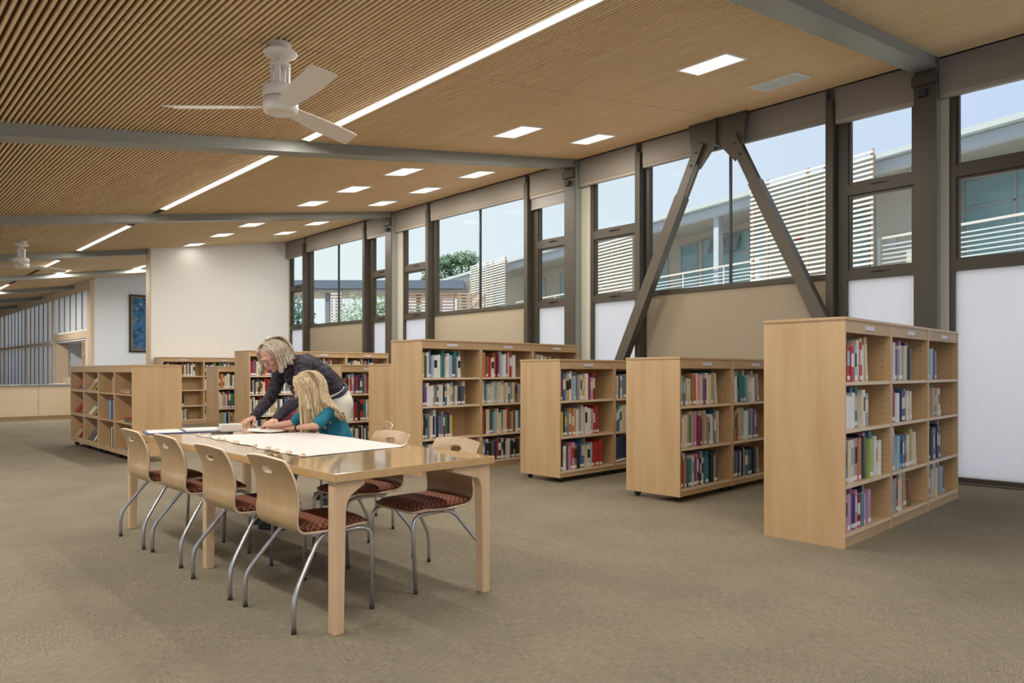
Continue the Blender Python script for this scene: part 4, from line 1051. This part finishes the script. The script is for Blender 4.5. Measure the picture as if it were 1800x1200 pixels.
def man():
    r = empty('person', (3.40, 5.92, 0), 0, 'adult with long grey blond hair and dark shirt bending over the table', 'person')
    O = Vector((3.40, 5.92, 0)); V = lambda x, y, z: Vector((x, y, z))-O
    hc = V(2.775, 5.86, 1.335); fw = Vector((-.80, -.28, -.60)); up = Vector((-.55, -.12, .82))
    sN, sF = V(3.00, 5.74, 1.255), V(3.00, 6.10, 1.255); eN, eF = V(2.885, 5.60, .975), V(2.86, 6.10, .955)
    wN, wF = V(2.665, 5.575, .805), V(2.62, 5.90, .805); pel = V(3.42, 5.92, .97); nb = V(2.95, 5.91, 1.30)
    hpN, hpF = V(3.43, 5.82, .92), V(3.43, 6.02, .92); kN, kF = V(3.30, 5.79, .50), V(3.36, 6.05, .50); aN, aF = V(3.36, 5.76, .09), V(3.44, 6.06, .09)
    m = MB(); P, M = head(m, hc, fw, up, 1.08)
    m.cap(nb, hc+(nb-hc)*.25, .058, .052); m.cap(pel, V(3.20, 5.92, 1.13), .10, .11); m.cap(V(3.20, 5.92, 1.13), nb-Vector((-.03, 0, .04)), .11, .06)
    m.cap(sN, sF, .065, .065)
    for s_, e_, w_ in ((sN, eN, wN), (sF, eF, wF)): chain(m, [s_, e_, w_], [.052, .040, .028])
    for h_, k_, a_ in ((hpN, kN, aN), (hpF, kF, aF)): chain(m, [h_, k_, a_], [.085, .058, .04])
    hand(m, wN, (-.80, -.22, -.30), (-.1, 0, -1), 1, 1.06, (.75, .8, .9, 1.0)); hand(m, wF, (-.70, -.25, -.22), (0, 0, -1), 1, 1.06, (.35, .4, .45, .55))
    remesh(m.build('body', skin, r), .0052, 3)
    shirt = mat('dark_checked_shirt', (.016, .014, .024), .85, noise=((.055, .045, .065), (16, 16, 40), 2, .45, .6))
    m = MB(); m.ell(V(3.36, 5.92, 1.045), (.115, .165, .10)); m.cap(V(3.34, 5.92, 1.07), V(3.12, 5.92, 1.22), .145, .150); m.ell(V(3.22, 5.92, 1.15), (.17, .185, .145)); m.ell(V(3.06, 5.92, 1.25), (.14, .19, .105))
    m.cap(V(3.0, 5.80, 1.27), V(3.0, 6.04, 1.27), .085, .085); m.cap(V(3.0, 5.92, 1.285), V(2.91, 5.90, 1.295), .075, .062)
    for s_, e_, w_ in ((sN, eN, wN), (sF, eF, wF)): 
        cuff = e_.lerp(w_, .93); chain(m, [s_, s_.lerp(e_, .5), e_, e_.lerp(w_, .5), cuff], [.078, .064, .056, .050, .043])
    m.cap(V(2.98, 5.92, 1.15), V(3.2, 5.92, 1.03), .07, .10)
    remesh(m.build('shirt', shirt, r), .009, 3)
    # shirt creases and collar
    m = MB(); cpts = []
    for k in range(13):
        t = 2*math.pi*k/12; d = (hc-nb).normalized(); a = d.orthogonal().normalized(); b = d.cross(a); cpts.append(nb+d*.022+(a*math.cos(t)+b*math.sin(t))*.062)
    m.tube(cpts, .012, 8); m.build('collar', shirt, r)
    trou = mat('cream_trousers', (.70, .66, .58), .85)
    m = MB(); m.ell(V(3.44, 5.92, .93), (.125, .175, .13)); 
    for h_, k_, a_ in ((hpN, kN, aN), (hpF, kF, aF)): chain(m, [h_+Vector((.0, 0, -.02)), k_, a_+Vector((0, 0, .02))], [.105, .078, .066])
    m.cap(V(3.40, 5.86, .985), V(3.40, 5.98, .985), .105, .105)
    remesh(m.build('trousers', trou, r), .010, 4)
    m = MB(); d = Vector((-.62, 0, .78)).normalized(); a = Vector((0, 1, 0)); b = d.cross(a); c = V(3.40, 5.92, 1.005); pts = [c+(a*math.cos(2*math.pi*k/24)*.166+b*math.sin(2*math.pi*k/24)*.122) for k in range(25)]
    for dz in (-.012, 0, .012): m.tube([p+d*dz for p in pts], .009, 8)
    m.build('belt', mat('navy_belt', (.03, .04, .07), .5), r)
    for a_ in (aN, aF):
        m = MB(); m.cap(Vector((a_.x+.05, a_.y, .05)), Vector((a_.x-.13, a_.y, .038)), .048, .038); m.box(a_.x-.165, a_.x+.09, a_.y-.042, a_.y+.042, .0, .022); remesh(m.build('shoe', black, r), .007, 2)
    for sd in (-1, 1):
        m = MB(); m.ell(P(.0815, sd*.033, .005), .0105); m.ell(P(.089, sd*.033, .001), .0045, mi=1); m.build('eye', [mat('eye_white', (.60, .56, .52), .3), mat('iris', (.06, .07, .08), .2)], r)
    m = MB(); m.tube([P(.0955, -.020, -.061), P(.101, 0, -.060), P(.0955, .020, -.061)], .0035, 8); m.build('mouth', mat('lips', (.45, .18, .15), .5), r)
    m = MB()
    for sd in (-1, 1):
        ring = [P(.108, sd*.034, .006)+Vector(M.to_3x3() @ Vector((0, .024*math.cos(t*math.pi/8), .018*math.sin(t*math.pi/8)))) for t in range(17)]
        m.tube(ring, .0016, 6, cap=False); m.tube([P(.104, sd*.058, .01), P(.0, sd*.082, .012)], .0016, 6)
    m.tube([P(.110, -.010, .010), P(.110, .010, .010)], .0016, 6); m.build('glasses', mat('thin_wire', (.35, .33, .3), .3, .9), r)
    hm = hair_mat('grey_blond_hair', (.30, .22, .14), (.62, .55, .44))
    m = MB(); m.ell(P(-.030, 0, .045), (.112, .094, .098), M); m.ell(P(-.05, 0, -.01), (.085, .090, .10), M)
    for sd in (-1, 1): m.cap(P(-.03, sd*.075, .0), P(-.03, sd*.078, -.07), .035, .028); m.cap(P(.045, sd*.055, .085), P(.02, sd*.08, .02), .026, .03)
    m.cap(P(-.08, 0, 0), P(-.085, 0, -.09), .06, .05)
    remesh(m.build('hair', hm, r), .008, 5)
    g = []; dn = Vector((0, 0, -1))
    for sd in (-1, 1):
        for k in range(11):
            t = k/10; st = P(.03-.10*t, sd*.012, .136-.012*t); md = P(.045-.13*t, sd*(.092-.01*t), .07); lo = P(.045-.15*t, sd*.094, -.02)+dn*.02; en = lo+dn*(.075+.02*math.sin(k))+(P(0, sd*.02, 0)-P(0, 0, 0))+(P(.0, 0, 0)-P(.01, 0, 0))*(-1 if k < 3 else 1)
            g.append([st, md, lo, en])
    for k in range(8): st = P(-.02, 0, .138); y = -.07+.02*k; g.append([st, P(-.11, y*.8, .115), P(-.145, y, .02), P(-.150, y*1.1, -.05)+dn*.03, P(-.145, y*1.15, -.10)+dn*.04])
    locks('hair_strands', hm, r, g, 260, 2, .0052, .007)
man()

def girl():
    r = empty('person', (2.85, 4.88, 0), 0, 'child with long blond hair and teal shirt seated and drawing at table', 'person')
    O = Vector((2.85, 4.88, 0)); V = lambda x, y, z: Vector((x, y, z))-O
    hc = V(2.625, 4.965, 1.075); fw = Vector((-.66, .60, -.45)); up = Vector((-.25, .25, .93)); s = .94
    pel = V(2.87, 4.86, .56); ch = V(2.76, 4.91, .86); nb = V(2.725, 4.93, .955)
    sN, sF = V(2.735, 4.80, .905), V(2.72, 5.06, .905); eN, eF = V(2.60, 4.77, .800), V(2.60, 5.14, .80)
    wN, wF = V(2.535, 4.985, .772), V(2.51, 5.31, .775)
    hN, hF = V(2.86, 4.79, .53), V(2.86, 4.95, .53); kN, kF = V(2.50, 4.92, .52), V(2.52, 5.08, .52); aN, aF = V(2.46, 5.10, .09), V(2.50, 5.30, .09)
    m = MB(); P, M = head(m, hc, fw, up, s)
    m.cap(nb, hc+(nb-hc)*.2, .040, .036); m.cap(pel, ch, .095, .095); m.cap(sN, sF, .042, .042)
    for s_, e_, w_ in ((sN, eN, wN), (sF, eF, wF)): chain(m, [s_, e_, w_], [.036, .029, .020])
    for h_, k_, a_ in ((hN, kN, aN), (hF, kF, aF)): chain(m, [h_, k_, a_], [.062, .045, .032])
    hand(m, wN, (-.25, .95, -.08), (0, .0, -1), -1, .80, (.4, .45, .5, .55)); hand(m, wF, (-.30, .9, -.08), (0, .0, -1), -1, .80, (.6, .7, .8, .8))
    remesh(m.build('body', skin, r), .0048, 3)
    teal = mat('teal_shirt', (.012, .18, .26), .85, noise=((.008, .12, .18), (12, 12, 7), 2, .4, .6))
    m = MB(); m.cap(V(2.86, 4.87, .60), V(2.78, 4.91, .86), .125, .108); m.ell(V(2.76, 4.915, .86), (.095, .145, .09)); m.cap(sN+Vector((0, .02, -.005)), sF-Vector((0, .02, .005)), .054, .054)
    for s_, e_ in ((sN, eN), (sF, eF)): chain(m, [s_, s_.lerp(e_, .5), s_.lerp(e_, .80)], [.050, .050, .050])
    m.cap(V(2.87, 4.86, .60), V(2.87, 4.86, .53), .13, .135)
    remesh(m.build('shirt', teal, r), .008, 3)
    m = MB(); nv = [nb+Vector((math.cos(t*math.pi/8)*.050, math.sin(t*math.pi/8)*.054, -.012)) for t in range(17)]; m.tube(nv, .007, 8); m.build('neckband', teal, r)
    m = MB(); den = mat('blue_grey_trousers', (.12, .16, .22), .85)
    for h_, k_, a_ in ((hN, kN, aN), (hF, kF, aF)): chain(m, [h_, k_, a_+Vector((0, 0, .04))], [.080, .058, .048])
    remesh(m.build('trousers', den, r), .009, 3)
    for a_ in (aN, aF):
        m = MB(); m.cap(Vector((a_.x+.02, a_.y-.02, .042)), Vector((a_.x-.07, a_.y+.12, .034)), .040, .032)
        Mx = MLoc(a_.x-.03, a_.y+.05, 0, R(117)); m.box(-.12, .10, -.036, .036, 0, .018, 0, Mx); remesh(m.build('shoe', black, r), .006, 2)
    m = MB(); d = (V(2.535, 4.985, .772)-V(2.60, 4.77, .800)).normalized(); a = d.orthogonal().normalized(); b = d.cross(a); c = eN.lerp(wN, .88); pts = [c+(a*math.cos(2*math.pi*k/16)+b*math.sin(2*math.pi*k/16))*.0245 for k in range(17)]
    m.tube(pts, .0065, 8, cap=False); f0 = c+Vector((0, 0, .026)); m.tube([f0, f0+Vector((0, 0, .007))], .015, 14); m.build('wristwatch', black, r)
    for sd in (-1, 1):
        m = MB(); m.ell(P(.0815, sd*.033, .005), .0105); m.ell(P(.089, sd*.033, .001), .0045, mi=1); m.build('eye', [MATS['eye_white'], MATS['iris']], r)
    m = MB(); m.tube([P(.0955, -.018, -.061), P(.101, 0, -.060), P(.0955, .018, -.061)], .003, 8); m.build('mouth', MATS['lips'], r)
    hm = hair_mat('light_blond_hair', (.33, .22, .10), (.62, .50, .31))
    m = MB(); m.ell(P(-.026, 0, .040), (.108*s, .092*s, .098*s), M); m.ell(P(-.045, 0, -.02), (.085*s, .088*s, .11*s), M)
    for sd in (-1, 1): m.cap(P(.045, sd*.05, .08), P(.015, sd*.078, .01), .024, .026)
    bk = Vector((.55, -.42, 0))          # away from the face
    m.cap(P(-.07, 0, -.02), V(2.70, 4.85, .97), .072, .062); m.cap(V(2.70, 4.85, .97), V(2.775, 4.76, .88), .060, .036)
    m.cap(P(.0, .07, -.02), V(2.585, 4.86, .93), .034, .026)
    m.cap(P(.01, -.08, -.01), V(2.60, 4.90, .88), .030, .022) if False else None
    remesh(m.build('hair', hm, r), .008, 5)
    g = []; dn = Vector((0, 0, -1))
    for sd in (-1, 1):
        for k in range(12):
            t = k/11; st = P(.045-.08*t, sd*.012, .126-.012*t); md = P(.055-.12*t, sd*.088, .055); lo = P(.045-.13*t, sd*.098, -.03)
            ln_ = .10 if sd > 0 else 0; base = lo+dn*(.07+ln_*.3)+bk*(.01+.04*t); en = base+dn*(.10+ln_*(1-.3*t)+.03*math.sin(k*2.3))+bk*(.01+.09*t)
            g.append([st, md, lo, base, en])
    for k in range(12):
        y = -.08+.0145*k; st = P(0, 0, .132); g.append([st, P(-.10, y*.8, .10), P(-.135, y, .0), V(2.71, 4.83, .98)+(P(0, y*1.0, 0)-P(0, 0, 0))*.9, V(2.765, 4.765, .92)+(P(0, y, 0)-P(0, 0, 0))*.6, V(2.80, 4.735, .855)+(P(0, y, 0)-P(0, 0, 0))*.45+dn*.03*math.sin(k*1.7)])
    locks('hair_strands', hm, r, g, 420, 3, .0048, .007)
girl()
